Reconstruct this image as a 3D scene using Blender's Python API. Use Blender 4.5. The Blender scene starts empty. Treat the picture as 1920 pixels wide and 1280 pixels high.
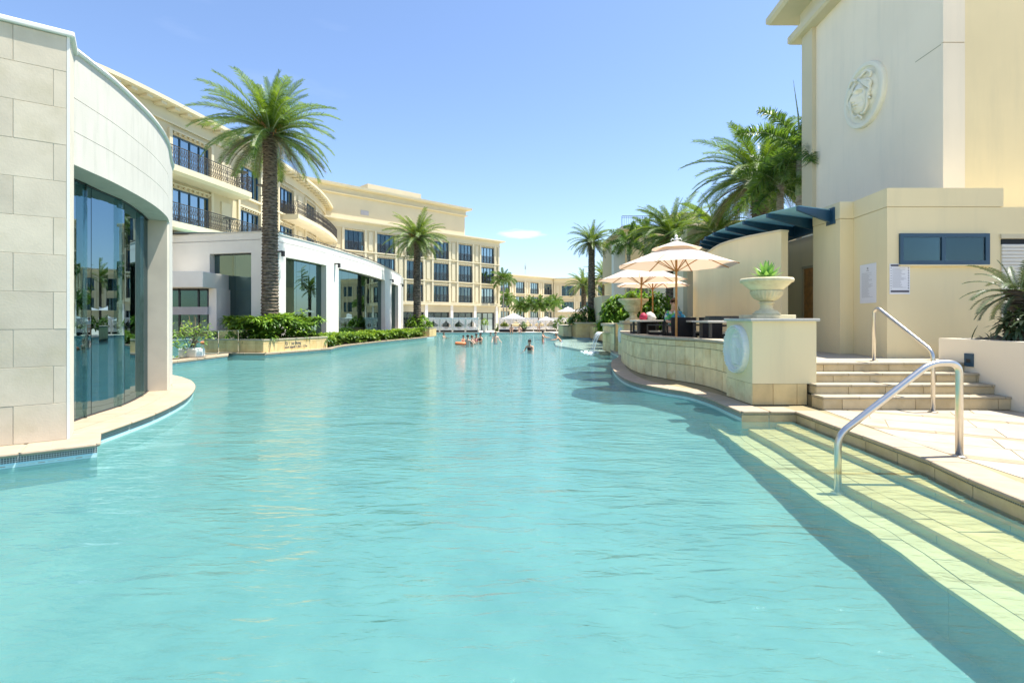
import bpy, bmesh, math, random
from mathutils import Vector, Matrix, noise
random.seed(7)
PI = math.pi
S = bpy.context.scene
COL = S.collection
# ------------------------------------------------------------------ camera, sky, sun, exposure
cam = bpy.data.cameras.new('camera'); camo = bpy.data.objects.new('camera', cam); COL.objects.link(camo)
camo.location = (0, 0, 1.75); camo.rotation_euler = (PI/2, 0, 0)
cam.sensor_width = 36; cam.lens = 18; cam.shift_y = -43/1920; cam.clip_end = 4000; cam.clip_start = .05
S.camera = camo
SUN_EL = math.radians(69); SUN_AZ = math.radians(7)          # direction towards the sun, from +x turning to +y
sd = Vector((math.cos(SUN_EL)*math.cos(SUN_AZ), math.cos(SUN_EL)*math.sin(SUN_AZ), math.sin(SUN_EL)))
w = bpy.data.worlds.new('World'); S.world = w; w.use_nodes = True
nt = w.node_tree; N = nt.nodes; Lk = nt.links
bg = N['Background']
sky = N.new('ShaderNodeTexSky'); sky.sky_type = 'NISHITA'; sky.sun_disc = False
sky.sun_elevation = SUN_EL; sky.sun_rotation = PI/2 - SUN_AZ
sky.air_density = 1.0; sky.dust_density = .6; sky.ozone_density = 2.5; sky.altitude = 0
bg.inputs['Strength'].default_value = .15
tc = N.new('ShaderNodeTexCoord')
# one small flat cloud low over the far buildings, and scattered soft ones elsewhere
mp = N.new('ShaderNodeMapping'); mp.inputs['Scale'].default_value = (1, 1, 5)
Lk.new(tc.outputs['Generated'], mp.inputs['Vector'])
nz = N.new('ShaderNodeTexNoise'); nz.inputs['Scale'].default_value = 2.2; nz.inputs['Detail'].default_value = 7
Lk.new(mp.outputs[0], nz.inputs['Vector'])
rp = N.new('ShaderNodeValToRGB'); rp.color_ramp.elements[0].position = .63; rp.color_ramp.elements[1].position = .78
Lk.new(nz.outputs['Fac'], rp.inputs['Fac'])
sub = N.new('ShaderNodeVectorMath'); sub.operation = 'SUBTRACT'; sub.inputs[1].default_value = (.018, .985, .163)
Lk.new(tc.outputs['Generated'], sub.inputs[0])
scl = N.new('ShaderNodeVectorMath'); scl.operation = 'MULTIPLY'; scl.inputs[1].default_value = (21, 0, 110)
Lk.new(sub.outputs[0], scl.inputs[0])
ln = N.new('ShaderNodeVectorMath'); ln.operation = 'LENGTH'; Lk.new(scl.outputs[0], ln.inputs[0])
nz2 = N.new('ShaderNodeTexNoise'); nz2.inputs['Scale'].default_value = 30; nz2.inputs['Detail'].default_value = 4
Lk.new(mp.outputs[0], nz2.inputs['Vector'])
ad = N.new('ShaderNodeMath'); ad.operation = 'ADD'; Lk.new(ln.outputs['Value'], ad.inputs[0]); Lk.new(nz2.outputs['Fac'], ad.inputs[1])
mr = N.new('ShaderNodeMapRange'); mr.inputs['From Min'].default_value = 1.5; mr.inputs['From Max'].default_value = .6
mr.inputs['To Min'].default_value = 0; mr.inputs['To Max'].default_value = .42
Lk.new(ad.outputs[0], mr.inputs['Value'])
mx0 = N.new('ShaderNodeMixRGB'); mx0.inputs[0].default_value = .0
tintc = N.new('ShaderNodeMixRGB'); tintc.blend_type = 'MULTIPLY'; tintc.inputs[0].default_value = 1; tintc.inputs[2].default_value = (.615, .63, .67, 1)
Lk.new(sky.outputs[0], tintc.inputs[1])
m1 = N.new('ShaderNodeMath'); m1.operation = 'MULTIPLY'; m1.inputs[1].default_value = .05; Lk.new(rp.outputs[0], m1.inputs[0])
m2 = N.new('ShaderNodeMath'); m2.operation = 'MAXIMUM'; Lk.new(m1.outputs[0], m2.inputs[0]); Lk.new(mr.outputs[0], m2.inputs[1])
mxc = N.new('ShaderNodeMixRGB'); mxc.inputs[2].default_value = (6.5, 6.4, 6.6, 1)
Lk.new(m2.outputs[0], mxc.inputs[0]); Lk.new(tintc.outputs[0], mxc.inputs[1]); Lk.new(mxc.outputs[0], bg.inputs['Color'])
sl = bpy.data.lights.new('sun', 'SUN'); sl.energy = 4.0; sl.angle = math.radians(.53); sl.color = (1, .95, .86)
so = bpy.data.objects.new('sun', sl); COL.objects.link(so); so.rotation_euler = (-sd).to_track_quat('-Z', 'Y').to_euler(); so.location = (20, 5, 40)
S.view_settings.view_transform = 'Standard'; S.view_settings.look = 'None'; S.view_settings.gamma = 1
S.view_settings.use_curve_mapping = False; S.view_settings.exposure = 1.34
S.render.engine = 'CYCLES'; S.cycles.max_bounces = 8; S.cycles.transparent_max_bounces = 16
S.cycles.caustics_reflective = False; S.cycles.caustics_refractive = False

# ------------------------------------------------------------------ materials
MATS = {}
def _new(name):
    m = bpy.data.materials.new(name); m.use_nodes = True; MATS[name] = m
    return m, m.node_tree.nodes, m.node_tree.links
def mat(name, c, rough=.7, amt=.15, scale=2.0, bump=.0, bscale=30, metal=0, stain=None, samt=.3, sscale=1.2, vary=0., streak=False, spec=.4):
    """base colour with soft mottling, optional stains of another colour, per-object variation and a fine relief"""
    m, n, l = _new(name); b = n['Principled BSDF']
    b.inputs['Roughness'].default_value = rough; b.inputs['Metallic'].default_value = metal
    b.inputs['Specular IOR Level'].default_value = spec
    g = n.new('ShaderNodeNewGeometry'); pos = g.outputs['Position']
    nn = n.new('ShaderNodeTexNoise'); nn.inputs['Scale'].default_value = scale; nn.inputs['Detail'].default_value = 6; l.new(pos, nn.inputs['Vector'])
    mr = n.new('ShaderNodeMapRange'); mr.inputs['From Min'].default_value = .3; mr.inputs['From Max'].default_value = .7
    mr.inputs['To Min'].default_value = 1-amt; mr.inputs['To Max'].default_value = 1+amt*.5; l.new(nn.outputs['Fac'], mr.inputs['Value'])
    mul = n.new('ShaderNodeVectorMath'); mul.operation = 'SCALE'; mul.inputs[0].default_value = c; l.new(mr.outputs[0], mul.inputs['Scale'])
    out = mul.outputs[0]
    if vary:
        oi = n.new('ShaderNodeObjectInfo'); v = n.new('ShaderNodeMapRange'); v.inputs['To Min'].default_value = 1-vary; v.inputs['To Max'].default_value = 1+vary*.4
        l.new(oi.outputs['Random'], v.inputs['Value']); mu = n.new('ShaderNodeVectorMath'); mu.operation = 'SCALE'
        l.new(out, mu.inputs[0]); l.new(v.outputs[0], mu.inputs['Scale']); out = mu.outputs[0]
    if stain:
        st = n.new('ShaderNodeTexNoise'); st.inputs['Scale'].default_value = sscale; st.inputs['Detail'].default_value = 8; st.inputs['Roughness'].default_value = .65
        if streak:
            mp = n.new('ShaderNodeMapping'); mp.inputs['Scale'].default_value = (3, 3, .35); l.new(pos, mp.inputs[0]); l.new(mp.outputs[0], st.inputs['Vector'])
        elif vary:
            oi = n.new('ShaderNodeObjectInfo'); av = n.new('ShaderNodeVectorMath'); av.operation = 'MULTIPLY_ADD'; av.inputs[1].default_value = (1, 1, 1)
            sc = n.new('ShaderNodeMath'); sc.operation = 'MULTIPLY'; sc.inputs[1].default_value = 40; l.new(oi.outputs['Random'], sc.inputs[0])
            l.new(pos, av.inputs[0]); l.new(sc.outputs[0], av.inputs[2]); l.new(av.outputs[0], st.inputs['Vector'])
        else: l.new(pos, st.inputs['Vector'])
        r = n.new('ShaderNodeMapRange'); r.inputs['From Min'].default_value = .5; r.inputs['From Max'].default_value = .72; r.inputs['To Max'].default_value = samt
        l.new(st.outputs['Fac'], r.inputs['Value'])
        mx = n.new('ShaderNodeMixRGB'); mx.inputs[2].default_value = (*stain, 1); l.new(r.outputs[0], mx.inputs[0]); l.new(out, mx.inputs[1]); out = mx.outputs[0]
    l.new(out, b.inputs['Base Color'])
    if bump:
        bn = n.new('ShaderNodeTexNoise'); bn.inputs['Scale'].default_value = bscale; bn.inputs['Detail'].default_value = 5; l.new(pos, bn.inputs['Vector'])
        bp = n.new('ShaderNodeBump'); bp.inputs['Strength'].default_value = bump; bp.inputs['Distance'].default_value = .02
        l.new(bn.outputs['Fac'], bp.inputs['Height']); l.new(bp.outputs[0], b.inputs['Normal'])
    return m
def leafmat(name, dark, light, scale=2.5, trans=.35, rough=.45):
    m, n, l = _new(name); b = n['Principled BSDF']; b.inputs['Roughness'].default_value = rough
    g = n.new('ShaderNodeNewGeometry'); nn = n.new('ShaderNodeTexNoise'); nn.inputs['Scale'].default_value = scale; nn.inputs['Detail'].default_value = 3
    l.new(g.outputs['Position'], nn.inputs['Vector'])
    r = n.new('ShaderNodeValToRGB'); r.color_ramp.elements[0].position = .34; r.color_ramp.elements[1].position = .66
    r.color_ramp.elements[0].color = (*dark, 1); r.color_ramp.elements[1].color = (*light, 1)
    at = n.new('ShaderNodeAttribute'); at.attribute_name = 'rnd'
    md = n.new('ShaderNodeMath'); md.operation = 'MULTIPLY_ADD'; md.inputs[1].default_value = .35; l.new(at.outputs['Fac'], md.inputs[0])
    sb = n.new('ShaderNodeMath'); sb.operation = 'SUBTRACT'; sb.inputs[1].default_value = .17; l.new(nn.outputs['Fac'], sb.inputs[0]); l.new(sb.outputs[0], md.inputs[2])
    l.new(md.outputs[0], r.inputs['Fac']); l.new(r.outputs[0], b.inputs['Base Color'])
    t = n.new('ShaderNodeBsdfTranslucent'); mx = n.new('ShaderNodeMixShader'); mx.inputs[0].default_value = trans
    sc = n.new('ShaderNodeMixRGB'); sc.blend_type = 'MULTIPLY'; sc.inputs[0].default_value = 1; sc.inputs[2].default_value = (1.5, 1.4, .5, 1); l.new(r.outputs[0], sc.inputs[1]); l.new(sc.outputs[0], t.inputs[0])
    o = n['Material Output']; l.new(b.outputs[0], mx.inputs[1]); l.new(t.outputs[0], mx.inputs[2]); l.new(mx.outputs[0], o.inputs[0])
    return m
def glassmat(name, trans, gloss, base, rough=.01, wav=.0):
    m, n, l = _new(name); n.remove(n['Principled BSDF']); o = n['Material Output']
    t = n.new('ShaderNodeBsdfTransparent'); t.inputs[0].default_value = (*trans, 1)
    g = n.new('ShaderNodeBsdfGlossy'); g.inputs[0].default_value = (*gloss, 1); g.inputs['Roughness'].default_value = rough
    f = n.new('ShaderNodeLayerWeight'); f.inputs['Blend'].default_value = .35
    r = n.new('ShaderNodeMapRange'); r.inputs['To Min'].default_value = base; r.inputs['To Max'].default_value = .85; l.new(f.outputs['Fresnel'], r.inputs['Value'])
    mx = n.new('ShaderNodeMixShader'); l.new(r.outputs[0], mx.inputs[0]); l.new(t.outputs[0], mx.inputs[1]); l.new(g.outputs[0], mx.inputs[2]); l.new(mx.outputs[0], o.inputs[0])
    if wav:
        ge = n.new('ShaderNodeNewGeometry'); nn = n.new('ShaderNodeTexNoise'); nn.inputs['Scale'].default_value = .9; l.new(ge.outputs['Position'], nn.inputs['Vector'])
        bp = n.new('ShaderNodeBump'); bp.inputs['Strength'].default_value = wav; bp.inputs['Distance'].default_value = .02; l.new(nn.outputs['Fac'], bp.inputs['Height']); l.new(bp.outputs[0], g.inputs['Normal']); l.new(bp.outputs[0], f.inputs['Normal'])
    return m
mat('stone_block', (.64, .555, .42), .8, .10, 3, .08, 40, stain=(.44, .38, .23), samt=.45, sscale=1.6, vary=.13)
mat('block_joint', (.66, .60, .48), .9, .1)
mat('white_render', (.58, .56, .49), .8, .07, 1.5, .12, 60, stain=(.34, .35, .29), samt=.4, sscale=2.0, streak=True)
mat('white_paint', (.78, .75, .68), .75, .06, 1.0, .08, 60)
mat('cream', (.58, .50, .32), .8, .05, .6, .08, 40)
mat('cream_light', (.64, .57, .39), .8, .05, .6)
mat('cream_dim', (.58, .49, .30), .8, .05, .6)
mat('tower_white', (.90, .80, .62), .85, .05, .5, .05, 50, stain=(.72, .66, .52), samt=.35, sscale=.8, streak=True)
mat('tower_yellow', (.86, .73, .44), .85, .06, .5, .07, 50, stain=(.70, .61, .38), samt=.4, sscale=.7, streak=True)
mat('relief', (.86, .82, .66), .8, .04)
mat('groove', (.42, .38, .25), .9, .05)
mat('terrace_tile', (.88, .77, .45), .7, .12, 5, .15, 30, stain=(.58, .38, .13), samt=.75, sscale=1.5, vary=.12)
mat('tile_grout', (.30, .25, .14), .9, .2)
mat('ochre_tile', (.76, .57, .27), .7, .12, 4, .12, 30, stain=(.55, .34, .10), samt=.6, sscale=1.6, vary=.14)
mat('planter_cap', (.46, .41, .30), .8, .12, 4, .1, 40)
mat('coping', (.42, .335, .235), .75, .10, 5, .15, 50, stain=(.34, .26, .14), samt=.35, sscale=2.5, vary=.07)
mat('paving', (.44, .385, .30), .6, .12, 3, .12, 40, stain=(.30, .21, .10), samt=.55, sscale=1.1, vary=.10)
mat('band_tile', (.36, .28, .18), .65, .15, 4, .1, 40, vary=.1)
mat('step_riser', (.62, .50, .30), .7, .14, 5, .15, 40, stain=(.42, .30, .12), samt=.5, sscale=2.2, vary=.12)
mat('step_tread', (.44, .38, .27), .65, .12, 5, .12, 40, stain=(.34, .25, .12), samt=.4, sscale=1.8, vary=.08)
mat('wet_tread_tint', (.68, .43, .15), .7, .12, 3, .1, 30, stain=(.46, .30, .09), samt=.4, sscale=1.2, vary=.06)  # submerged treads turn greener with depth: water absorption put into the stone colour
mat('wet_tread_tint_mid', (.66, .45, .18), .7, .12, 3, .1, 30, stain=(.46, .34, .12), samt=.4, sscale=1.2, vary=.06)
mat('pool_plaster', (.12, .25, .255), .8, .1, 1)
mat('wet_tread_tint_low', (.60, .47, .23), .7, .12, 3, .1, 30, stain=(.42, .38, .18), samt=.4, sscale=1.2, vary=.06)  # deepest tread, greenest: the water's depth tint is in its base colour
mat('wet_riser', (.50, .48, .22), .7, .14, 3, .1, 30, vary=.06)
mat('grout_dark', (.22, .18, .10), .9, .2)
mat('ground_stone', (.52, .46, .36), .85, .15, .6)
mat('far_deck', (.66, .60, .48), .8, .1, .8)
mat('shelf_stone', (.62, .56, .48), .7, .08, 2)
mat('navy', (.02, .075, .13), .35, .1, 3, spec=.5)
mat('navy_dark', (.01, .022, .032), .35, .1)
mat('steel', (.66, .62, .55), .3, .05, 20, metal=1)
mat('iron', (.055, .05, .045), .5, .1)
mat('wicker', (.010, .009, .011), .55, .3, 60, .5, 120)
mat('cushion', (.60, .55, .42), .9, .1)
mat('wood', (.52, .25, .07), .5, .3, 8)
mat('table_top', (.60, .57, .50), .4, .1)
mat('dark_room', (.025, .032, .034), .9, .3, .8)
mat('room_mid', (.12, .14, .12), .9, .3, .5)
mat('curtain', (.74, .76, .77), .9, .1, 3)
mat('shutter', (.72, .70, .62), .6, .04)
mat('sign_white', (.80, .80, .82), .5, .02)
mat('sign_print', (.12, .12, .14), .6, .1)
mat('sign_grey', (.42, .42, .44), .6, .1)
mat('medallion', (.82, .82, .74), .7, .04)
mat('cast_stone', (.74, .66, .42), .8, .18, 5, .25, 30, stain=(.46, .30, .12), samt=.55, sscale=3.5)
mat('far_cloth', (.86, .84, .83), .9, .05, 4)
mat('skin_tan', (.55, .33, .22), .5, .1, 6)
mat('skin_pale', (.68, .45, .34), .5, .1, 6)
mat('hair_dark', (.018, .012, .01), .6, .3, 30)
mat('hair_brown', (.10, .05, .025), .6, .3, 30)
mat('swim_black', (.015, .015, .02), .6, .1)
mat('swim_blue', (.05, .12, .35), .6, .1)
mat('swim_pink', (.65, .25, .28), .6, .1)
mat('cloth_white', (.8, .8, .78), .9, .05)
mat('ring_orange', (.80, .22, .08), .4, .05)
mat('red_bag', (.35, .02, .06), .6, .2)
mat('grey_bag', (.55, .54, .50), .8, .3, 20)
mat('pot_white', (.75, .74, .70), .5, .05)
mat('canopy_glass', (.32, .52, .52), .25, .15, 1.5, spec=.5)
mat('dark_rock', (.20, .18, .13), .9, .3, 6, .4, 20)
mat('soil', (.10, .07, .045), .95, .3, 5)
mat('foam', (.9, .95, .95), .5, .02)
mat('twig', (.20, .15, .09), .9, .2)
leafmat('palm_leaf', (.045, .10, .015), (.18, .28, .04), 1.2)
leafmat('palm_leaf_old', (.10, .10, .045), (.20, .19, .09), 1.5, .2)
leafmat('palm_leaf_far', (.05, .10, .02), (.18, .26, .05), .8)
leafmat('feather_leaf', (.05, .12, .025), (.15, .26, .05), 2)
leafmat('bush_leaf', (.05, .13, .015), (.26, .42, .05), 2.2)
leafmat('hedge_leaf', (.05, .13, .012), (.27, .40, .045), 1.8)
leafmat('light_leaf', (.12, .24, .04), (.30, .42, .10), 3)
leafmat('agave_leaf', (.13, .30, .08), (.28, .48, .16), 6, .2)
leafmat('cycad_leaf', (.025, .05, .02), (.09, .13, .05), 3, .15)
glassmat('mirror_glass', (.16, .25, .25), (.24, .34, .39), .55, .004, .02)
glassmat('green_glass', (.36, .58, .50), (.20, .29, .29), .25, .01, .03)
glassmat('window_glass', (.66, .78, .80), (.36, .45, .48), .08, .02)
glassmat('clear_glass', (.86, .94, .92), (.8, .9, .9), .07)
# trunk of a date palm: scaly leaf scars in rings
def trunkmat(name, c1, c2):
    m, n, l = _new(name); b = n['Principled BSDF']; b.inputs['Roughness'].default_value = .9
    g = n.new('ShaderNodeNewGeometry'); mp = n.new('ShaderNodeMapping'); mp.inputs['Scale'].default_value = (5, 5, 16); l.new(g.outputs['Position'], mp.inputs[0])
    v = n.new('ShaderNodeTexNoise'); v.inputs['Scale'].default_value = 1; v.inputs['Detail'].default_value = 5; l.new(mp.outputs[0], v.inputs['Vector'])
    r = n.new('ShaderNodeValToRGB'); r.color_ramp.elements[0].position = .35; r.color_ramp.elements[1].position = .68
    r.color_ramp.elements[0].color = (*c1, 1); r.color_ramp.elements[1].color = (*c2, 1); l.new(v.outputs['Fac'], r.inputs[0]); l.new(r.outputs[0], b.inputs['Base Color'])
    bp = n.new('ShaderNodeBump'); bp.inputs['Strength'].default_value = .6; bp.inputs['Distance'].default_value = .05; l.new(v.outputs['Fac'], bp.inputs['Height']); l.new(bp.outputs[0], b.inputs['Normal'])
trunkmat('palm_trunk', (.045, .032, .022), (.24, .19, .13))
trunkmat('smooth_trunk', (.22, .20, .15), (.40, .38, .30))
trunkmat('green_trunk', (.20, .27, .13), (.34, .42, .22))
# umbrella cloth: cream with light shining through
def clothmat(name, c, tc):
    m, n, l = _new(name); n.remove(n['Principled BSDF']); o = n['Material Output']
    d = n.new('ShaderNodeBsdfDiffuse'); d.inputs[0].default_value = (*c, 1); t = n.new('ShaderNodeBsdfTranslucent'); t.inputs[0].default_value = (*tc, 1)
    mx = n.new('ShaderNodeMixShader'); mx.inputs[0].default_value = .35; l.new(d.outputs[0], mx.inputs[1]); l.new(t.outputs[0], mx.inputs[2]); l.new(mx.outputs[0], o.inputs[0])
clothmat('umbrella_cloth', (.74, .68, .60), (.80, .56, .38))
clothmat('fin_glass', (.34, .58, .60), (.55, .85, .86))
clothmat('curtain_cloth', (.9, .88, .88), (.95, .92, .92))
# patterned shirt
def shirtmat():
    m, n, l = _new('shirt'); b = n['Principled BSDF']; b.inputs['Roughness'].default_value = .9
    g = n.new('ShaderNodeNewGeometry'); v = n.new('ShaderNodeTexVoronoi'); v.inputs['Scale'].default_value = 14; l.new(g.outputs['Position'], v.inputs['Vector'])
    r = n.new('ShaderNodeValToRGB'); cr = r.color_ramp; cr.interpolation = 'CONSTANT'
    cr.elements[0].color = (.04, .22, .38, 1); cr.elements[1].position = .3; cr.elements[1].color = (.10, .45, .12, 1)
    for p, c in ((.5, (.45, .55, .55)), (.65, (.05, .30, .45)), (.8, (.30, .22, .20))): e = cr.elements.new(p); e.color = (*c, 1)
    s = n.new('ShaderNodeSeparateColor'); l.new(v.outputs['Color'], s.inputs[0]); l.new(s.outputs[0], r.inputs[0]); l.new(r.outputs[0], b.inputs['Base Color'])
shirtmat()
# pool wall: mosaic bands by height (uv = metres along the wall, metres up)
def poolwall():
    m, n, l = _new('pool_wall'); b = n['Principled BSDF']; b.inputs['Roughness'].default_value = .35
    uv = n.new('ShaderNodeUVMap'); uv.uv_map = 'UVMap'; sep = n.new('ShaderNodeSeparateXYZ'); l.new(uv.outputs[0], sep.inputs[0])
    def brick(sx, c1, c2, mo, w_, h_, ms):
        k = n.new('ShaderNodeTexBrick'); k.offset = 0; k.inputs['Scale'].default_value = 1; k.inputs['Brick Width'].default_value = w_; k.inputs['Row Height'].default_value = h_
        k.inputs['Mortar Size'].default_value = ms; k.inputs['Color1'].default_value = (*c1, 1); k.inputs['Color2'].default_value = (*c2, 1); k.inputs['Mortar'].default_value = (*mo, 1); k.inputs['Bias'].default_value = 0
        l.new(uv.outputs[0], k.inputs['Vector']); return k.outputs['Color']
    dark = brick(1, (.02, .05, .06), (.06, .06, .05), (.42, .45, .42), .024, .024, .004)
    lite = brick(1, (.45, .72, .74), (.35, .62, .68), (.55, .75, .75), .05, .012, .0015)
    motif = brick(1, (.30, .18, .08), (.55, .75, .68), (.55, .78, .74), .085, .03, .012)
    def step(z):
        s = n.new('ShaderNodeMath'); s.operation = 'GREATER_THAN'; s.inputs[1].default_value = z; l.new(sep.outputs[1], s.inputs[0]); return s.outputs[0]
    def mix(f, a, c):
        x = n.new('ShaderNodeMixRGB'); l.new(f, x.inputs[0])
        for i, q in ((1, a), (2, c)):
            if isinstance(q, tuple): x.inputs[i].default_value = (*q, 1)
            else: l.new(q, x.inputs[i])
        return x.outputs[0]
    c = mix(step(.0), (.20, .40, .38), (.30, .52, .50))
    c = mix(step(.024), c, motif); c = mix(step(.056), c, lite); c = mix(step(.078), c, dark)
    l.new(c, b.inputs['Base Color'])
poolwall()
def floormat():
    m, n, l = _new('pool_floor'); b = n['Principled BSDF']; b.inputs['Roughness'].default_value = .8
    g = n.new('ShaderNodeNewGeometry')
    a = n.new('ShaderNodeTexNoise'); a.inputs['Scale'].default_value = 1.3; a.inputs['Detail'].default_value = 9; a.inputs['Roughness'].default_value = .65; l.new(g.outputs['Position'], a.inputs['Vector'])
    r = n.new('ShaderNodeValToRGB'); r.color_ramp.elements[0].position = .3; r.color_ramp.elements[1].position = .72
    r.color_ramp.elements[0].color = (.088, .205, .212, 1); r.color_ramp.elements[1].color = (.15, .285, .275, 1); l.new(a.outputs['Fac'], r.inputs[0])
    v = n.new('ShaderNodeTexNoise'); v.inputs['Scale'].default_value = 9; v.inputs['Detail'].default_value = 8; l.new(g.outputs['Position'], v.inputs['Vector'])
    mr = n.new('ShaderNodeMapRange'); mr.inputs['From Min'].default_value = .70; mr.inputs['From Max'].default_value = .78; mr.inputs['To Max'].default_value = .35; l.new(v.outputs['Fac'], mr.inputs['Value'])
    mx = n.new('ShaderNodeMixRGB'); mx.inputs[2].default_value = (.08, .2, .2, 1); l.new(mr.outputs[0], mx.inputs[0]); l.new(r.outputs[0], mx.inputs[1]); l.new(mx.outputs[0], b.inputs['Base Color'])
floormat()
def watermat():
    m, n, l = _new('water'); n.remove(n['Principled BSDF']); o = n['Material Output']
    g = n.new('ShaderNodeNewGeometry')
    mp = n.new('ShaderNodeMapping'); mp.inputs['Scale'].default_value = (.8, 2.0, 1); mp.inputs['Rotation'].default_value = (0, 0, .15); l.new(g.outputs['Position'], mp.inputs[0])
    a = n.new('ShaderNodeTexNoise'); a.inputs['Scale'].default_value = 1.0; a.inputs['Detail'].default_value = 3; a.inputs['Distortion'].default_value = .7; l.new(mp.outputs[0], a.inputs['Vector'])
    c = n.new('ShaderNodeTexNoise'); c.inputs['Scale'].default_value = 5.5; c.inputs['Detail'].default_value = 7; c.inputs['Distortion'].default_value = .5; l.new(mp.outputs[0], c.inputs['Vector'])
    ma = n.new('ShaderNodeMath'); ma.operation = 'MULTIPLY_ADD'; ma.inputs[1].default_value = .36; l.new(c.outputs['Fac'], ma.inputs[0]); l.new(a.outputs['Fac'], ma.inputs[2])
    bp = n.new('ShaderNodeBump'); bp.inputs['Strength'].default_value = 1; bp.inputs['Distance'].default_value = .075; l.new(ma.outputs[0], bp.inputs['Height'])
    t = n.new('ShaderNodeBsdfTransparent'); t.inputs[0].default_value = (.79, .92, .905, 1)
    gl = n.new('ShaderNodeBsdfGlossy'); gl.inputs['Roughness'].default_value = .03; gl.inputs[0].default_value = (.92, .97, 1, 1); l.new(bp.outputs[0], gl.inputs['Normal'])
    f = n.new('ShaderNodeFresnel'); f.inputs['IOR'].default_value = 1.33; l.new(bp.outputs[0], f.inputs['Normal'])
    cl = n.new('ShaderNodeMath'); cl.operation = 'MULTIPLY'; cl.inputs[1].default_value = .8; l.new(f.outputs[0], cl.inputs[0])
    d = n.new('ShaderNodeBsdfDiffuse'); d.inputs[0].default_value = (.14, .40, .40, 1); mk = n.new('ShaderNodeMixShader'); mk.inputs[0].default_value = .17
    l.new(t.outputs[0], mk.inputs[1]); l.new(d.outputs[0], mk.inputs[2])
    mx = n.new('ShaderNodeMixShader'); l.new(cl.outputs[0], mx.inputs[0]); l.new(mk.outputs[0], mx.inputs[1]); l.new(gl.outputs[0], mx.inputs[2]); l.new(mx.outputs[0], o.inputs[0])
watermat()

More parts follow.
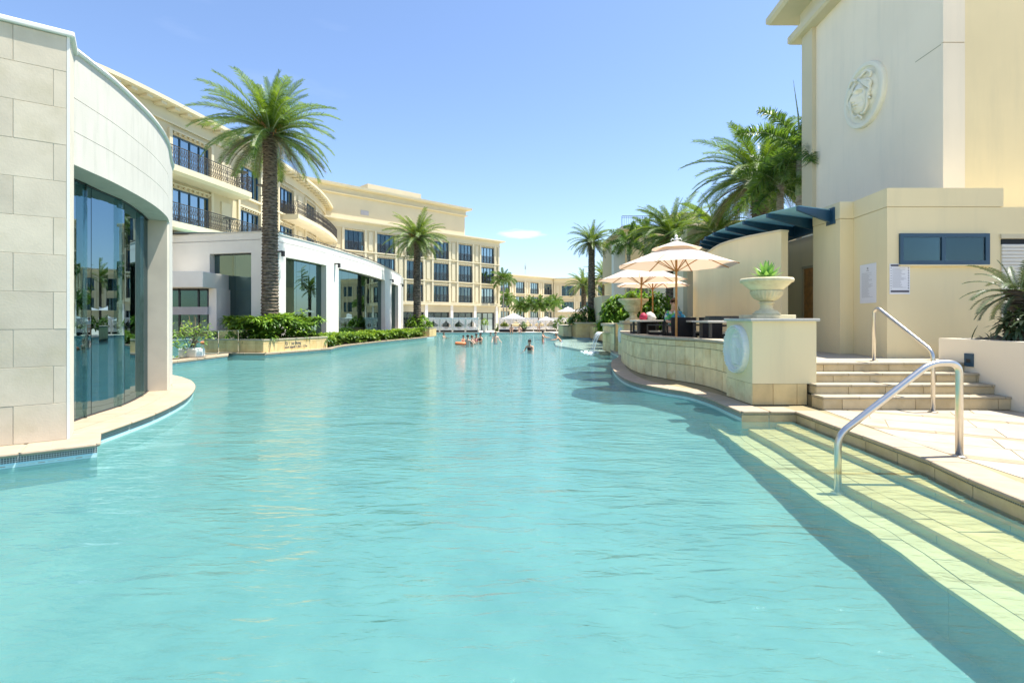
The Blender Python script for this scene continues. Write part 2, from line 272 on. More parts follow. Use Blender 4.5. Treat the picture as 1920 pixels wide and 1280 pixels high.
# ------------------------------------------------------------------ mesh helpers
WORG = {}                                       # world origin of each parent, so parts can be written in world coordinates
def mitre(path):
    out = []
    for i, p in enumerate(path):
        d1 = (Vector(path[i])-Vector(path[i-1])).normalized() if i > 0 else None
        d2 = (Vector(path[i+1])-Vector(path[i])).normalized() if i < len(path)-1 else None
        if d1 is None: d1 = d2
        if d2 is None: d2 = d1
        n1 = Vector((d1.y, -d1.x)); n2 = Vector((d2.y, -d2.x)); n = (n1+n2)
        if n.length < 1e-6: n = n1
        n.normalize(); k = 1/max(.35, n.dot(n1)); out.append(n*k)
    return out
class MB:
    def __init__(s): s.v = []; s.f = []; s.mi = []; s.uv = {}; s.rn = []
    def face(s, pts, mi=0, uv=None, r=None):
        b = len(s.v); s.v += [tuple(p) for p in pts]; s.f.append(tuple(range(b, b+len(pts)))); s.mi.append(mi)
        if uv: s.uv[len(s.f)-1] = uv
        s.rn.append(random.random() if r is None else r)
    def mesh(s, vs, fs, mi=0):
        b = len(s.v); s.v += [tuple(p) for p in vs]; r = random.random()
        for f in fs: s.f.append(tuple(b+i for i in f)); s.mi.append(mi); s.rn.append(r)
    def box(s, x0, x1, y0, y1, z0, z1, mi=0, M=None):
        vs = [Vector((x, y, z)) for z in (z0, z1) for x, y in ((x0, y0), (x1, y0), (x1, y1), (x0, y1))]
        if M is not None: vs = [M @ v for v in vs]
        s.mesh(vs, [(3, 2, 1, 0), (4, 5, 6, 7), (0, 1, 5, 4), (1, 2, 6, 5), (2, 3, 7, 6), (3, 0, 4, 7)], mi)
    def beam(s, a, b, w_, h_=None, mi=0):
        a = Vector(a); b = Vector(b); h_ = h_ or w_; d = (b-a)
        if d.length < 1e-6: return
        q = d.to_track_quat('X', 'Z').to_matrix().to_4x4(); q.translation = a
        s.box(0, d.length, -w_/2, w_/2, -h_/2, h_/2, mi, q)
    def prism(s, poly, z0, z1, mi=0, side=None):
        n = len(poly); area = sum(poly[i][0]*poly[(i+1) % n][1]-poly[(i+1) % n][0]*poly[i][1] for i in range(n))
        if area < 0: poly = poly[::-1]
        s.face([(x, y, z1) for x, y in poly], mi); s.face([(x, y, z0) for x, y in poly[::-1]], mi)
        L = 0
        for i in range(n):
            a = poly[i]; b = poly[(i+1) % n]; d = math.dist(a, b)
            s.face([(*a, z0), (*b, z0), (*b, z1), (*a, z1)], mi if side is None else side, [(L, z0), (L+d, z0), (L+d, z1), (L, z1)]); L += d
    def sweep(s, path, prof, mi=0, cap=True):
        """prof: closed list of (outward distance, z), outward = right-hand side of the path"""
        nm = mitre(path); k = len(prof); vs = []
        for p, n in zip(path, nm):
            for d, z in prof: vs.append((p[0]+n.x*d, p[1]+n.y*d, z))
        fs = []
        for i in range(len(path)-1):
            for j in range(k):
                a = i*k+j; b = i*k+(j+1) % k; fs.append((a, b, b+k, a+k))
        if cap: fs.append(tuple(range(k))[::-1]); fs.append(tuple(range((len(path)-1)*k, len(path)*k)))
        s.mesh(vs, fs, mi)
    def wall(s, path, d0, d1, z0, z1, mi=0): s.sweep(path, [(d0, z0), (d1, z0), (d1, z1), (d0, z1)], mi)
    def tube(s, path, r, seg=8, mi=0, cap=True):
        path = [Vector(p) for p in path]; n = len(path); vs = []; up = Vector((0, 0, 1))
        prev = None
        for i, p in enumerate(path):
            d = (path[min(i+1, n-1)]-path[max(i-1, 0)]).normalized()
            if prev is None: a = d.cross(up) if abs(d.z) < .95 else d.cross(Vector((1, 0, 0)))
            else: a = prev - d*prev.dot(d)
            a.normalize(); prev = a; b = d.cross(a); rr = r[i] if isinstance(r, (list, tuple)) else r
            for j in range(seg):
                t = 2*PI*j/seg; vs.append(p+a*math.cos(t)*rr+b*math.sin(t)*rr)
        fs = [(i*seg+j, i*seg+(j+1) % seg, (i+1)*seg+(j+1) % seg, (i+1)*seg+j) for i in range(n-1) for j in range(seg)]
        if cap: fs += [tuple(range(seg))[::-1], tuple(range((n-1)*seg, n*seg))]
        s.mesh(vs, fs, mi)
    def lathe(s, prof, c=(0, 0, 0), seg=24, mi=0, flute=None):
        vs = []; n = len(prof)
        for i, (r, z) in enumerate(prof):
            for j in range(seg):
                t = 2*PI*j/seg; rr = r
                if flute and flute[0] <= z <= flute[1]: rr = r*(.84+.22*abs(math.sin(t*flute[2]/2)))
                vs.append((c[0]+rr*math.cos(t), c[1]+rr*math.sin(t), c[2]+z))
        fs = [(i*seg+j, i*seg+(j+1) % seg, (i+1)*seg+(j+1) % seg, (i+1)*seg+j) for i in range(n-1) for j in range(seg)]
        fs += [tuple(range(seg))[::-1], tuple(range((n-1)*seg, n*seg))]
        s.mesh(vs, fs, mi)
    def build(s, name, mats, parent=None, smooth=False, org=None, kind=None, local=False, bevel=0):
        if isinstance(mats, str): mats = [mats]
        if org is None: org = WORG.get(parent.name, Vector()) if (parent is not None and not local) else Vector()
        org = Vector(org); me = bpy.data.meshes.new(name)
        me.from_pydata([tuple(Vector(v)-org) for v in s.v], [], s.f)
        for m in mats: me.materials.append(MATS[m])
        me.polygons.foreach_set('material_index', s.mi)
        if s.uv:
            u = me.uv_layers.new(name='UVMap')
            for fi, c in s.uv.items():
                for li, q in zip(me.polygons[fi].loop_indices, c): u.data[li].uv = q
        at = me.attributes.new('rnd', 'FLOAT', 'FACE'); at.data.foreach_set('value', s.rn)
        if smooth: me.polygons.foreach_set('use_smooth', [True]*len(me.polygons))
        me.update()
        o = bpy.data.objects.new(name, me); COL.objects.link(o)
        if parent is not None: o.parent = parent; WORG[o.name] = WORG.get(parent.name, Vector()) if not local else Vector()
        else: o.location = org; WORG[o.name] = org.copy()
        if kind: o['kind'] = kind
        if bevel:
            b = o.modifiers.new('bevel', 'BEVEL'); b.width = bevel; b.segments = 2; b.limit_method = 'ANGLE'
        return o
def tag(o, label, cat, group=None, kind=None):
    o['label'] = label; o['category'] = cat
    if group: o['group'] = group
    if kind: o['kind'] = kind
    return o
def thing(name, label, cat, loc=(0, 0, 0), group=None, rz=0):
    o = bpy.data.objects.new(name, None); COL.objects.link(o); o.location = loc; o.rotation_euler.z = rz
    WORG[o.name] = Vector(loc); tag(o, label, cat, group); o.empty_display_size = .2
    return o
def struct(o): o['kind'] = 'structure'; return o
def kids(o): return [c for c in COL.objects if c.parent is o]
def copy_tree(o, parent=None):
    c = o.copy(); COL.objects.link(c)
    if parent is not None: c.parent = parent
    for ch in list(o.children): copy_tree(ch, c)
    return c
def place(o, loc, rz=0, label=None, sc=1):
    o.location = loc; o.rotation_euler.z = rz; o.scale = (sc,)*3
    if label: o['label'] = label
    return o
def catmull(pts, k=6):
    out = []; P = [Vector(p) for p in pts]; P = [2*P[0]-P[1]]+P+[2*P[-1]-P[-2]]
    for i in range(1, len(P)-2):
        for j in range(k):
            t = j/k; a, b, c, d = P[i-1:i+3]
            out.append(tuple(.5*((2*b)+(c-a)*t+(2*a-5*b+4*c-d)*t*t+(3*b-a-3*c+d)*t**3)))
    out.append(tuple(P[-2])); return out
def plen(path): return sum(math.dist(path[i], path[i+1]) for i in range(len(path)-1))
def at_s(path, s):
    for i in range(len(path)-1):
        d = math.dist(path[i], path[i+1])
        if s <= d or i == len(path)-2:
            t = s/d; return (path[i][0]+(path[i+1][0]-path[i][0])*t, path[i][1]+(path[i+1][1]-path[i][1])*t)
        s -= d
def subpath(path, s0, s1):
    out = [at_s(path, s0)]; L = 0
    for i in range(1, len(path)-1):
        L += math.dist(path[i-1], path[i])
        if s0+.02 < L < s1-.02: out.append(path[i])
    out.append(at_s(path, s1)); return out
def offset(path, d): return [(p[0]+n.x*d, p[1]+n.y*d) for p, n in zip(path, mitre(path))]
def frame_at(path, s):
    a = Vector(at_s(path, max(0, s-.05))); b = Vector(at_s(path, s+.05)); t = (b-a).normalized(); p = at_s(path, s)
    return Matrix(((t.x, t.y, 0, p[0]), (t.y, -t.x, 0, p[1]), (0, 0, 1, 0), (0, 0, 0, 1)))   # x along, y outward (mirrored frame)

W = .02                                         # water level
# ------------------------------------------------------------------ ground, pool, decks
g = MB(); g.box(-1500, 1500, -400, 1500, -1.3, -.62); struct(g.build('ground', 'ground_stone'))
g = MB(); fl = [(-12, -.6), (4, -.6), (6, -.52), (8, -.42), (11, -.30), (15, -.22), (22, -.17), (30, -.15), (64, -.13)]
xs_ = [(-60, 0), (-5, 0), (-2.5, .25), (0, .75), (1.5, 1), (40, 1)]
vs = [(x, y, -.14+min(0, (z+.14))*k+(0 if k else -.08*(y < 12))) for y, z in fl for x, k in xs_]; m_ = len(xs_)
g.mesh(vs, [(m_*i+j, m_*i+j+1, m_*(i+1)+j+1, m_*(i+1)+j) for i in range(len(fl)-1) for j in range(m_-1)]); struct(g.build('pool_floor', 'pool_floor', smooth=True))
g = MB(); g.face([(-58, -11, W), (14, -11, W), (14, 62, W), (-58, 62, W)]); struct(g.build('pool_water', 'water'))
pier_edge = [(-16, -1.2), (-8.0, 4.3), (-5.88, 5.86), (-5.18, 6.39)]
drum_edge = catmull([(-5.66, 7.0), (-5.75, 7.6), (-5.95, 8.6), (-6.42, 10.0), (-7.05, 11.3), (-7.68, 12.3), (-8.5, 13.3), (-9.7, 14.3), (-11.5, 15.1), (-14, 15.6)], 4)
deck1 = pier_edge+drum_edge+[(-45, 15.6), (-45, -10), (-16, -10)]
g = MB(); g.prism(deck1, -.62, .19, 0, 1); dl = struct(g.build('left_deck', ['coping', 'pool_wall']))
hedge_edge = catmull([(-9.66, 27.3), (-9.95, 29.3), (-9.75, 32), (-9.3, 35), (-8.6, 38.5), (-7.8, 42), (-7.4, 44.5)], 3)
deck2 = [(-45, 17.6), (-12.5, 18.8), (-12.35, 22.2), (-13.05, 23.5), (-11.2, 23.2)]+hedge_edge+[(-7.0, 46.2), (-9.2, 47.5), (-10.5, 60.5), (-45, 60.5)]
g = MB(); g.prism(deck2, -.62, .16, 0, 1); dm = struct(g.build('garden_deck', ['coping', 'pool_wall']))
g = MB(); g.prism([(-70, 60.2), (4.5, 60.2), (5, 52), (5.5, 47), (5.45, 43.6), (9, 43.3), (40, 43.3), (40, 140), (-70, 140)], -.62, .12, 0, 1); struct(g.build('far_deck', ['far_deck', 'pool_wall']))
g = MB(); g.prism([(2.9, 34), (4.6, 26.3), (5.4, 26), (9, 30), (9, 43.4), (5.4, 43.7), (4.2, 42.5), (3.2, 39)], -.62, -.02); struct(g.build('sun_shelf', 'shelf_stone'))
g = MB(); g.prism([(2.3, 33.5), (4.3, 25.0), (4.6, 25.2), (2.9, 34), (3.2, 39), (4.2, 42.5), (3.7, 43), (2.5, 39)], -.62, -.2); struct(g.build('shelf_step', 'shelf_stone'))
# right deck: terrace coping, corner, then along the submerged stairs
ter_edge = catmull([(4.9, 25.5), (4.7, 22.5), (4.35, 20.8), (3.72, 18.9), (3.2, 16.2), (2.97, 13.8), (3.07, 12.4), (3.42, 11.5), (3.75, 10.9), (3.88, 10.05), (3.87, 9.2), (3.86, 8.62)], 4)
st_edge = [(3.86, 8.62), (4.79, 8.62), (4.72, 7.5), (4.69, 6.7), (4.62, 5.66), (4.46, 4.9), (4.4, 4.4), (4.2, 2.2), (4.1, 0), (4.0, -3)]
deck3 = [(9, 30), (5.4, 26.2)]+ter_edge[:-1]+st_edge+[(4.0, -10), (40, -10), (40, 43.3), (9, 43.3)]
g = MB(); g.prism(deck3, -.62, .19, 0, 1); dr = struct(g.build('right_deck', ['tile_grout', 'pool_wall']))
def stones(path, parent, name, m, L, d0, d1, z0, z1, gap=.012, bevel=.012):
    T = plen(path); n = max(1, round(T/L)); st = T/n
    for i in range(n):
        b = MB(); b.wall(subpath(path, i*st+gap/2, (i+1)*st-gap/2), d0, d1, z0+random.uniform(-.001, .001), z1+random.uniform(-.002, .002)); b.build(name, m, parent, bevel=bevel)
stones(pier_edge[1:], dl, 'coping_stone', 'coping', .75, -.55, .04, .15, .2, bevel=.022)
b = MB(); b.wall([(-5.18, 6.39), (-5.66, 7.0)], -.45, .035, .15, .201); b.build('coping_stone', 'coping', dl, bevel=.02)
stones(drum_edge, dl, 'coping_stone', 'coping', .72, -.42, .04, .15, .2, bevel=.022)
stones(offset(drum_edge, -.43), dl, 'coping_stone', 'coping', .72, -.45, -.0, .15, .198, bevel=.006)
stones([(-18, 18.45), (-12.5, 18.8), (-12.35, 22.2), (-13.05, 23.5)], dm, 'coping_stone', 'coping', 1.1, -.4, .04, .1, .19)
stones([(-13.05, 23.5), (-11.2, 23.2)]+hedge_edge, dm, 'coping_stone', 'coping', .9, -.3, .06, .1, .19)
stones(ter_edge, dr, 'coping_stone', 'coping', .55, -.42, .04, .15, .2, bevel=.022)
stones(st_edge[:2], dr, 'coping_stone', 'coping', .5, -.38, .04, .15, .2, bevel=.022)
stones([(4.79, 8.66)]+st_edge[2:], dr, 'coping_stone', 'coping', .62, -.38, .04, .15, .2, bevel=.022)
# stone face under the coping by the stairs
stones(st_edge[:2], dr, 'face_stone', 'step_riser', .5, -.02, .008, -.1, .128, bevel=0)
stones(st_edge[1:], dr, 'face_stone', 'step_riser', .62, -.02, .008, -.1, .128, bevel=0)
# submerged stairs, one object per slab
sb = MB()
edgeA = [(4.44, 8.6), (4.42, 7), (4.38, 5.5), (4.33, 4.3), (4.12, 2.2), (4.02, 0), (3.95, -3)]
edgeB = [(3.97, 8.6), (3.9, 7.4), (3.72, 5.77), (3.69, 3.69), (3.5, 2.2), (3.35, 0), (3.3, -3)]
edgeC = [(3.72, 9.6), (3.55, 8.0), (3.37, 6.1), (3.28, 4.6), (3.12, 3.12), (2.95, 1.5), (2.8, 0), (2.7, -3)]
def wavy(e, a):
    L = plen(e); n = int(L/.22); P = [at_s(e, L*i/n) for i in range(n+1)]; return [(x+a*noise.noise(Vector((y*1.3, a*99, 0)))+a*.5*noise.noise(Vector((y*3.7, 5, a*70))), y) for x, y in P]
edgeB = wavy(edgeB, .022); edgeC = wavy(edgeC, .045)
stairs = MB()
for e, z in ((edgeA, -.015), (edgeB, -.105), (edgeC, -.215)):
    stairs.prism(e+[(5.2, -3), (5.2, 9.3), (3.9, 9.7)] if e is edgeC else e+[(5.2, -3), (5.2, 8.64)], -.6, z-.012)
pst = struct(stairs.build('pool_stairs', 'pool_plaster'))
def slabs(edge, z, wid, L, wm='wet_tread_tint'):
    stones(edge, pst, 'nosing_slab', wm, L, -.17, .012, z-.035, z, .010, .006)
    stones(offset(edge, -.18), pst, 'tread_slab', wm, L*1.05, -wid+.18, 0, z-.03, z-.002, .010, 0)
slabs(edgeA, -.012, .40, .72); slabs(edgeB, -.10, .58, .78, 'wet_tread_tint_mid'); slabs(edgeC, -.21, .62, .85, 'wet_tread_tint_low')
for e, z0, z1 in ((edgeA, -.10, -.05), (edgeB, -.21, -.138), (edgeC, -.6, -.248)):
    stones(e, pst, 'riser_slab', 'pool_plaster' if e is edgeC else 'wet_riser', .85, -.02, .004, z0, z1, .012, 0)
# paving slabs of the landing: rows of big slabs parted by narrow ochre bands, laid on the skew
def clip(poly, a, b, c):                         # keep a*x+b*y<=c
    out = []
    for i in range(len(poly)):
        p = poly[i]; q = poly[(i+1) % len(poly)]; fp = a*p[0]+b*p[1]-c; fq = a*q[0]+b*q[1]-c
        if fp <= 0: out.append(p)
        if fp*fq < 0: t = fp/(fp-fq); out.append((p[0]+(q[0]-p[0])*t, p[1]+(q[1]-p[1])*t))
    return out
ang = math.radians(-32); ca, sa = math.cos(ang), math.sin(ang); rows = []
v = -4.0; k = 0
while v < 13:
    h_ = .17 if k % 3 == 2 else .62; rows.append((v, h_, k % 3 == 2)); v += h_; k += 1
for v, h_, band in rows:
    u = -8+random.random()*.5
    while u < 9:
        L = 1.0 if band else 1.25
        pl = [(u+.006, v+.006), (u+L-.006, v+.006), (u+L-.006, v+h_-.006), (u+.006, v+h_-.006)]; u += L
        pl = [(5+x*ca-y*sa, 4+x*sa+y*ca) for x, y in pl]
        for c in ((0, 1, 8.72), (0, -1, -1.6), (1, 0, 8.48)): pl = clip(pl, *c) if pl else pl
        # inner side of the coping strip
        for (x0, y0), (x1, y1) in (((5.17, 8.7), (5.07, 6.7)), ((5.07, 6.7), (4.80, 4.4)), ((4.80, 4.4), (4.60, 2.2))):
            nx, ny = (y0-y1), -(x0-x1); c = nx*x0+ny*y0
            if pl: pl = clip(pl, -nx, -ny, -c)
        if len(pl) >= 3:
            b = MB(); b.prism(pl, .16, .196+random.uniform(-.0015, .0015)); b.build('paving_slab', 'band_tile' if band else 'paving', dr)
# dry steps up to the terrace, each slab its own piece
plat = struct((lambda b: (b.prism([(5.45, 9.72), (8.5, 9.72), (8.5, 10.6), (30, 10.6), (30, 43), (8.6, 43), (5.6, 26.4), (4.98, 24), (4.75, 20), (4.2, 18), (4.1, 14.5), (4.5, 12.9), (4.8, 12), (4.75, 10.3), (5.45, 10.3)], .1, .905), b.build('terrace', 'paving'))[1])(MB()))
steps = thing('stone_steps', 'four broad sandstone steps climbing from the pool deck to the terrace', 'steps', (7, 8.7, .2))
zs = [.2, .42, .59, .755, .925]
for i in range(4):
    y0 = 8.72+.3*i; x0 = 5.3+(.0 if i < 1 else .06 if i == 1 else .2); z0, z1 = zs[i], zs[i+1]
    b = MB(); b.box(x0+.01, 8.5, y0+.02, y0+.6, .1, z1-.03); b.build('step_core', 'grout_dark', steps)
    x = x0; off = random.uniform(.3, .6)
    while x < 8.5-.02:
        x2 = min(8.5, x+off); off = random.uniform(.55, .75)
        b = MB(); b.box(x+.005, x2-.005, y0, y0+.03, z0+.002 if i else z0+.004, z1-.045); b.build('riser_stone', 'step_riser', steps); x = x2
    x = x0-.01
    while x < 8.5-.02:
        x2 = min(8.5, x+.62)
        b = MB(); b.box(x+.004, x2-.004, y0-.02, y0+(.34 if i < 3 else .6), z1-.042, z1); b.build('tread_stone', 'step_tread', steps, bevel=.008); x = x2
    b = MB(); b.box(x0-.004, x0+.012, y0+.01, y0+.32, z0, z1-.045); b.build('riser_stone', 'step_riser', steps)

# ------------------------------------------------------------------ left stone pavilion (pier and curved glass drum)
C0 = Vector((-5.7, 6.6)); u8 = Vector((.8, .6))
lp = thing('curved_pavilion', 'pale pavilion with stone block pier and curved mirrored glass at left edge', 'building', (-7, 7, .2))
pp = [tuple(C0-u8*4.6), tuple(C0-u8*2.2+Vector((-.02, .03))), tuple(C0)]
b = MB(); b.wall(pp, -.5, -.007, .2, 5.36); b.build('pier_core', 'block_joint', lp)
b = MB(); b.wall([tuple(C0-u8*.03), tuple(C0)], -.5, .002, .2, 5.37); b.build('corner_strip', 'white_paint', lp)
b = MB(); b.wall(pp+[tuple(C0+u8*.05)], -.56, .04, 5.37, 5.44); b.build('wall_cap', 'white_paint', lp, bevel=.015)
zc = .2; row = 0; Lp = 4.6
while zc < 5.3:
    z2 = min(5.365, zc+.4715); s = Lp-.03-(.50 if row % 2 == 0 else .13); e = Lp-.03
    while e > .1:
        b = MB(); b.wall(subpath(pp, max(0, s)+.004, e-.004), -.02, random.uniform(-.001, .002), zc+.003, z2-.003); b.build('stone_block', 'stone_block', lp, bevel=.002)
        e = s; s -= .79
    zc = z2; row += 1
dp = catmull([(-6.0, 6.98), (-6.08, 7.42), (-6.22, 8.1), (-6.62, 9.4), (-7.12, 10.55), (-7.6, 11.36), (-7.86, 11.78), (-8.36, 12.58), (-9.3, 13.5), (-10.6, 14.3), (-12.5, 14.8), (-15, 15.0)], 4)
b = MB()
for z0, z1 in ((3.86, 4.31), (4.318, 4.772), (4.78, 5.4)): b.wall(dp, -.45, 0, z0, z1)
b.wall(dp, -.44, -.012, 4.2, 4.9); b.build('drum_wall', 'white_render', lp)
sR = next(s for s in [x*.05 for x in range(200)] if at_s(dp, s)[1] > 11.34)
b = MB(); b.wall(subpath(dp, sR, plen(dp)), -.45, 0, .2, 3.858); b.build('drum_pier', 'white_render', lp)
b = MB(); b.sweep(dp, [(-.5, 5.4), (.03, 5.4), (.045, 5.43), (.03, 5.465), (-.5, 5.465)]); b.build('parapet_cap', 'white_paint', lp)
b = MB(); b.prism([tuple(p) for p in offset(dp, -.44)]+[(-15, 3), (-8.6, 3.9)]+[tuple(C0+Vector((-.6, .2)))], 4.9, 4.95); b.build('roof', 'white_paint', lp)
b = MB(); b.prism([tuple(p) for p in offset(dp, -.44)]+[(-15, 3), (-8.6, 3.9)]+[tuple(C0+Vector((-.6, .2)))], 3.9, 3.95); b.build('ceiling', 'room_mid', lp)
r0 = Vector(at_s(dp, sR)); r1 = Vector((-7.98, 11.18)); rd = (r1-r0)
zc = .2; k = 0
while zc < 3.8:
    z2 = min(3.858, zc+.4715)
    for f0, f1 in (((0, .62), (.62, 1)) if k % 2 else ((0, .38), (.38, 1))):
        a = r0+rd*f0; c = r0+rd*f1; b = MB(); b.wall([tuple(a+rd.normalized()*.004), tuple(c-rd.normalized()*.004)], -.04, .0, zc+.004, z2-.004); b.build('reveal_block', 'stone_block', lp)
    zc = z2; k += 1
b = MB(); b.wall([tuple(r0), tuple(r1+rd*.1)], -.3, -.035, .2, 3.858); b.build('reveal_core', 'block_joint', lp)
gp = catmull([(-6.32, 6.9), (-6.6, 7.67), (-6.76, 8.22), (-7.0, 9.24), (-7.5, 10.4), (-7.93, 11.2)], 4)
GL = plen(gp); cuts = [0]+[next(s for s in [x*.02 for x in range(400)] if at_s(gp, s)[1] >= y) for y in (8.22, 9.24, 10.4)]+[GL]
for i in range(4):
    b = MB(); b.wall(subpath(gp, cuts[i]+.008, cuts[i+1]-.008), -.012, 0, .205, 3.86); b.build('glass_pane', 'mirror_glass', lp)
    p = at_s(gp, cuts[i+1]-.03); q = at_s(gp, cuts[i+1]-.25)
    b = MB(); b.beam((q[0]-.03, q[1], .2), (q[0]-.03, q[1], 3.85), .012, .2); b.build('glass_fin', 'clear_glass', lp)
b = MB(); b.wall(gp, -.05, .02, .198, .215); b.wall(gp, -.05, .02, 3.84, 3.862); b.beam((*at_s(gp, GL), .2), (*at_s(gp, GL), 3.86), .05); b.build('window_track', 'iron', lp)
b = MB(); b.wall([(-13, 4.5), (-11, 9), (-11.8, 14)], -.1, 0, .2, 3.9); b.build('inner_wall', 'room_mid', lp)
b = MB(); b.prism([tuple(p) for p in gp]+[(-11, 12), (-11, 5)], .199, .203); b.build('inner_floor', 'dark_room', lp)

# ------------------------------------------------------------------ windows, railings, wings
def make_railing(name, path, z0, z1, parent, step=.13, lattice=True, m='iron'):
    b = MB(); b.wall(path, -.03, .03, z1-.04, z1); b.wall(path, -.015, .015, z0+.06, z0+.085); b.wall(path, -.015, .015, z1-.16, z1-.14)
    L = plen(path); n = max(2, int(L/step)); h0 = z0+.085; h1 = z1-.16
    for i in range(n+1):
        p = at_s(path, L*i/n); w_ = .035 if i % 9 == 0 else .016
        b.box(p[0]-w_/2, p[0]+w_/2, p[1]-w_/2, p[1]+w_/2, z0 if i % 9 == 0 else h0, z1-.04)
        if lattice and i < n:
            p2 = at_s(path, L*(i+1)/n); m_ = (h0+h1)/2
            for a, c in (((*p, h0), (*p2, m_)), ((*p2, m_), (*p, h1)), ((*p2, h0), (*p, m_)), ((*p, m_), (*p2, h1))): b.beam(a, c, .016)
    o = b.build(name, m, parent); return o
def add_window(parent, path, s0, s1, z0, z1, nl=4, curtain=True, openness=0):
    f = MB(); P = subpath(path, s0, s1)
    for d0, d1, a, c in ((-.2, -.1, z0, z0+.07), (-.2, -.1, z1-.09, z1)): f.wall(P, d0, d1, a, c)
    for i in range(nl+1):
        s = s0+(s1-s0)*i/nl; w_ = .03 if 0 < i < nl else .045; a = min(max(s-w_, s0), s1-2*w_); f.wall(subpath(path, a, a+2*w_), -.19, -.085, z0+.002, z1-.002)
    fr = f.build('window', 'navy', parent)
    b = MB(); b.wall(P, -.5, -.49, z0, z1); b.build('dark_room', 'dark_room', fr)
    b = MB(); b.wall(P, -.155, -.145, z0+.05, z1-.05); b.build('pane', 'window_glass', fr)
    if curtain:
        for i in range(nl):
            if random.random() < .78:
                a = s0+(s1-s0)*(i+random.uniform(.05, .3))/nl; c = s0+(s1-s0)*(i+random.uniform(.75, .98))/nl
                n = 8; b = MB(); pts = []
                for j in range(n+1):
                    p = at_s(path, a+(c-a)*j/n); nn = frame_at(path, a+(c-a)*j/n).col[1]; d = -.3+(.03 if j % 2 else 0)
                    pts.append((p[0]+nn[0]*d, p[1]+nn[1]*d))
                for j in range(n): b.face([(*pts[j], z0+.05), (*pts[j+1], z0+.05), (*pts[j+1], z1-.05), (*pts[j], z1-.05)])
                b.build('curtain', 'curtain', fr)
    return fr
def s_px(path, px, d=0):
    P = offset(path, d); L = plen(path); best = None
    for i in range(0, 2001):
        s = L*i/2000; p = at_s(P, plen(P)*i/2000); e = abs(960+960*p[0]/p[1]-px) if p[1] > 0 else 1e9
        if best is None or e < best[0]: best = (e, s)
    return best[1]
def facade(root, path, wins, rows, ztop, zbase, m='cream', mt='cream_light', open_rows=(), pil=.22, deep=.35):
    """wins: list of (s0,s1); rows: list of (z0,z1) of window openings from the top down"""
    L = plen(path); b = MB(); t = MB(); dn = MB()
    edges = [0]+[x for w_ in wins for x in w_]+[L]
    for i in range(0, len(edges), 2):
        a, c = edges[i], edges[i+1]
        if c-a > .05: b.wall(subpath(path, a, c), -deep, 0, zbase, ztop)
    for (a, c) in wins:
        zz = [ztop]+[x for r in rows for x in (r[1], r[0])]+[zbase]
        for i in range(0, len(zz), 2):
            if zz[i]-zz[i+1] > .02: b.wall(subpath(path, a, c), -deep, -.02, zz[i+1], zz[i])
    b.build('wall', m, root)
    for (z0, z1) in rows:                              # belt under each window row + dentils
        t.wall(path, -.05, .16, z0-.16, z0-.02)
        for (a, c) in wins:
            n = 8
            for j in range(n): s = a+(c-a)*(j+.3)/n; dn.wall(subpath(path, s, s+(c-a)*.4/n), -.02, .1, z1+.06, z1+.16)
            t.wall(subpath(path, a-.05, c+.05), -.02, .12, z1+.18, z1+.26)
    t.build('belt_course', mt, root); dn.build('dentils', m, root, kind='stuff')
    for i in range(0, len(edges), 2):                  # pilasters beside windows, recessed panel between
        a, c = edges[i], edges[i+1]
        if c-a < .5: continue
        for x in (a+.02, c-pil-.02):
            q = MB(); q.wall(subpath(path, x, x+pil), -.02, .13, rows[-1][0]-.2 if rows else zbase, rows[0][1]+.28); q.build('pilaster', mt, root)
        if c-a > 1.1:
            for (z0, z1) in rows:
                q = MB(); w2 = (c-a)*.3; mid = (a+c)/2; q.wall(subpath(path, mid-w2/2, mid+w2/2), -.02, .07, z0+.1, z1+.05); q.build('panel', mt, root)
# --- wing A: long curved hotel building on the left
K = 1.36
roofA = catmull([(x*K, y*K) for x, y in ((-16.8, 13.2), (-15.9, 15.4), (-14.95, 17.5), (-14.4, 19.2), (-13.75, 22.9), (-13.35, 26), (-13.25, 29.25), (-13.25, 33.2), (-13.6, 37), (-14.3, 40.6), (-15.3, 44.8))], 4)
fA = offset(roofA, -.75)
wa = thing('hotel_wing', 'long cream four-storey hotel wing curving behind the white pavilion at left', 'building', (-20, 40, 0), 'cream hotel buildings round the pool')
pxs = [(236, 250), (321, 393), (448, 486), (522, 549), (572, 590), (606, 619)]
winsA = [(s_px(fA, a), s_px(fA, c)) for a, c in pxs]
rowsA = [(10.35, 12.45), (7.22, 9.35), (4.1, 6.2), (.9, 3.1)]
facade(wa, fA, winsA, rowsA, 13.0, 0)
b = MB(); b.sweep(fA, [(-.3, 12.98), (.12, 12.98), (.12, 13.1), (.04, 13.12), (.04, 13.75), (.6, 13.8), (.75, 13.86), (.75, 14.06), (-.3, 14.06)]); b.build('cornice', 'cream_light', wa)
bb = MB()
for i in range(int(plen(fA)/.9)): bb.wall(subpath(fA, i*.9, i*.9+.35), .05, .6, 13.66, 13.795)
bb.build('eave_brackets', 'cream_light', wa, kind='stuff')
b = MB(); b.prism([tuple(p) for p in fA]+[(-45, 60), (-45, 18)], 13.6, 13.7); b.build('roof', 'cream_dim', wa)
for i, (a, c) in enumerate(winsA):
    for r, (z0, z1) in enumerate(rowsA[:3]):
        add_window(wa, fA, a, c, z0, z1, 4 if i < 4 else 3, curtain=not (r == 1 and i in (1, 2)))
        if i >= 3: make_railing('window_rail', offset(subpath(fA, a, c), .16), z0, z0+.95, wa, .16)
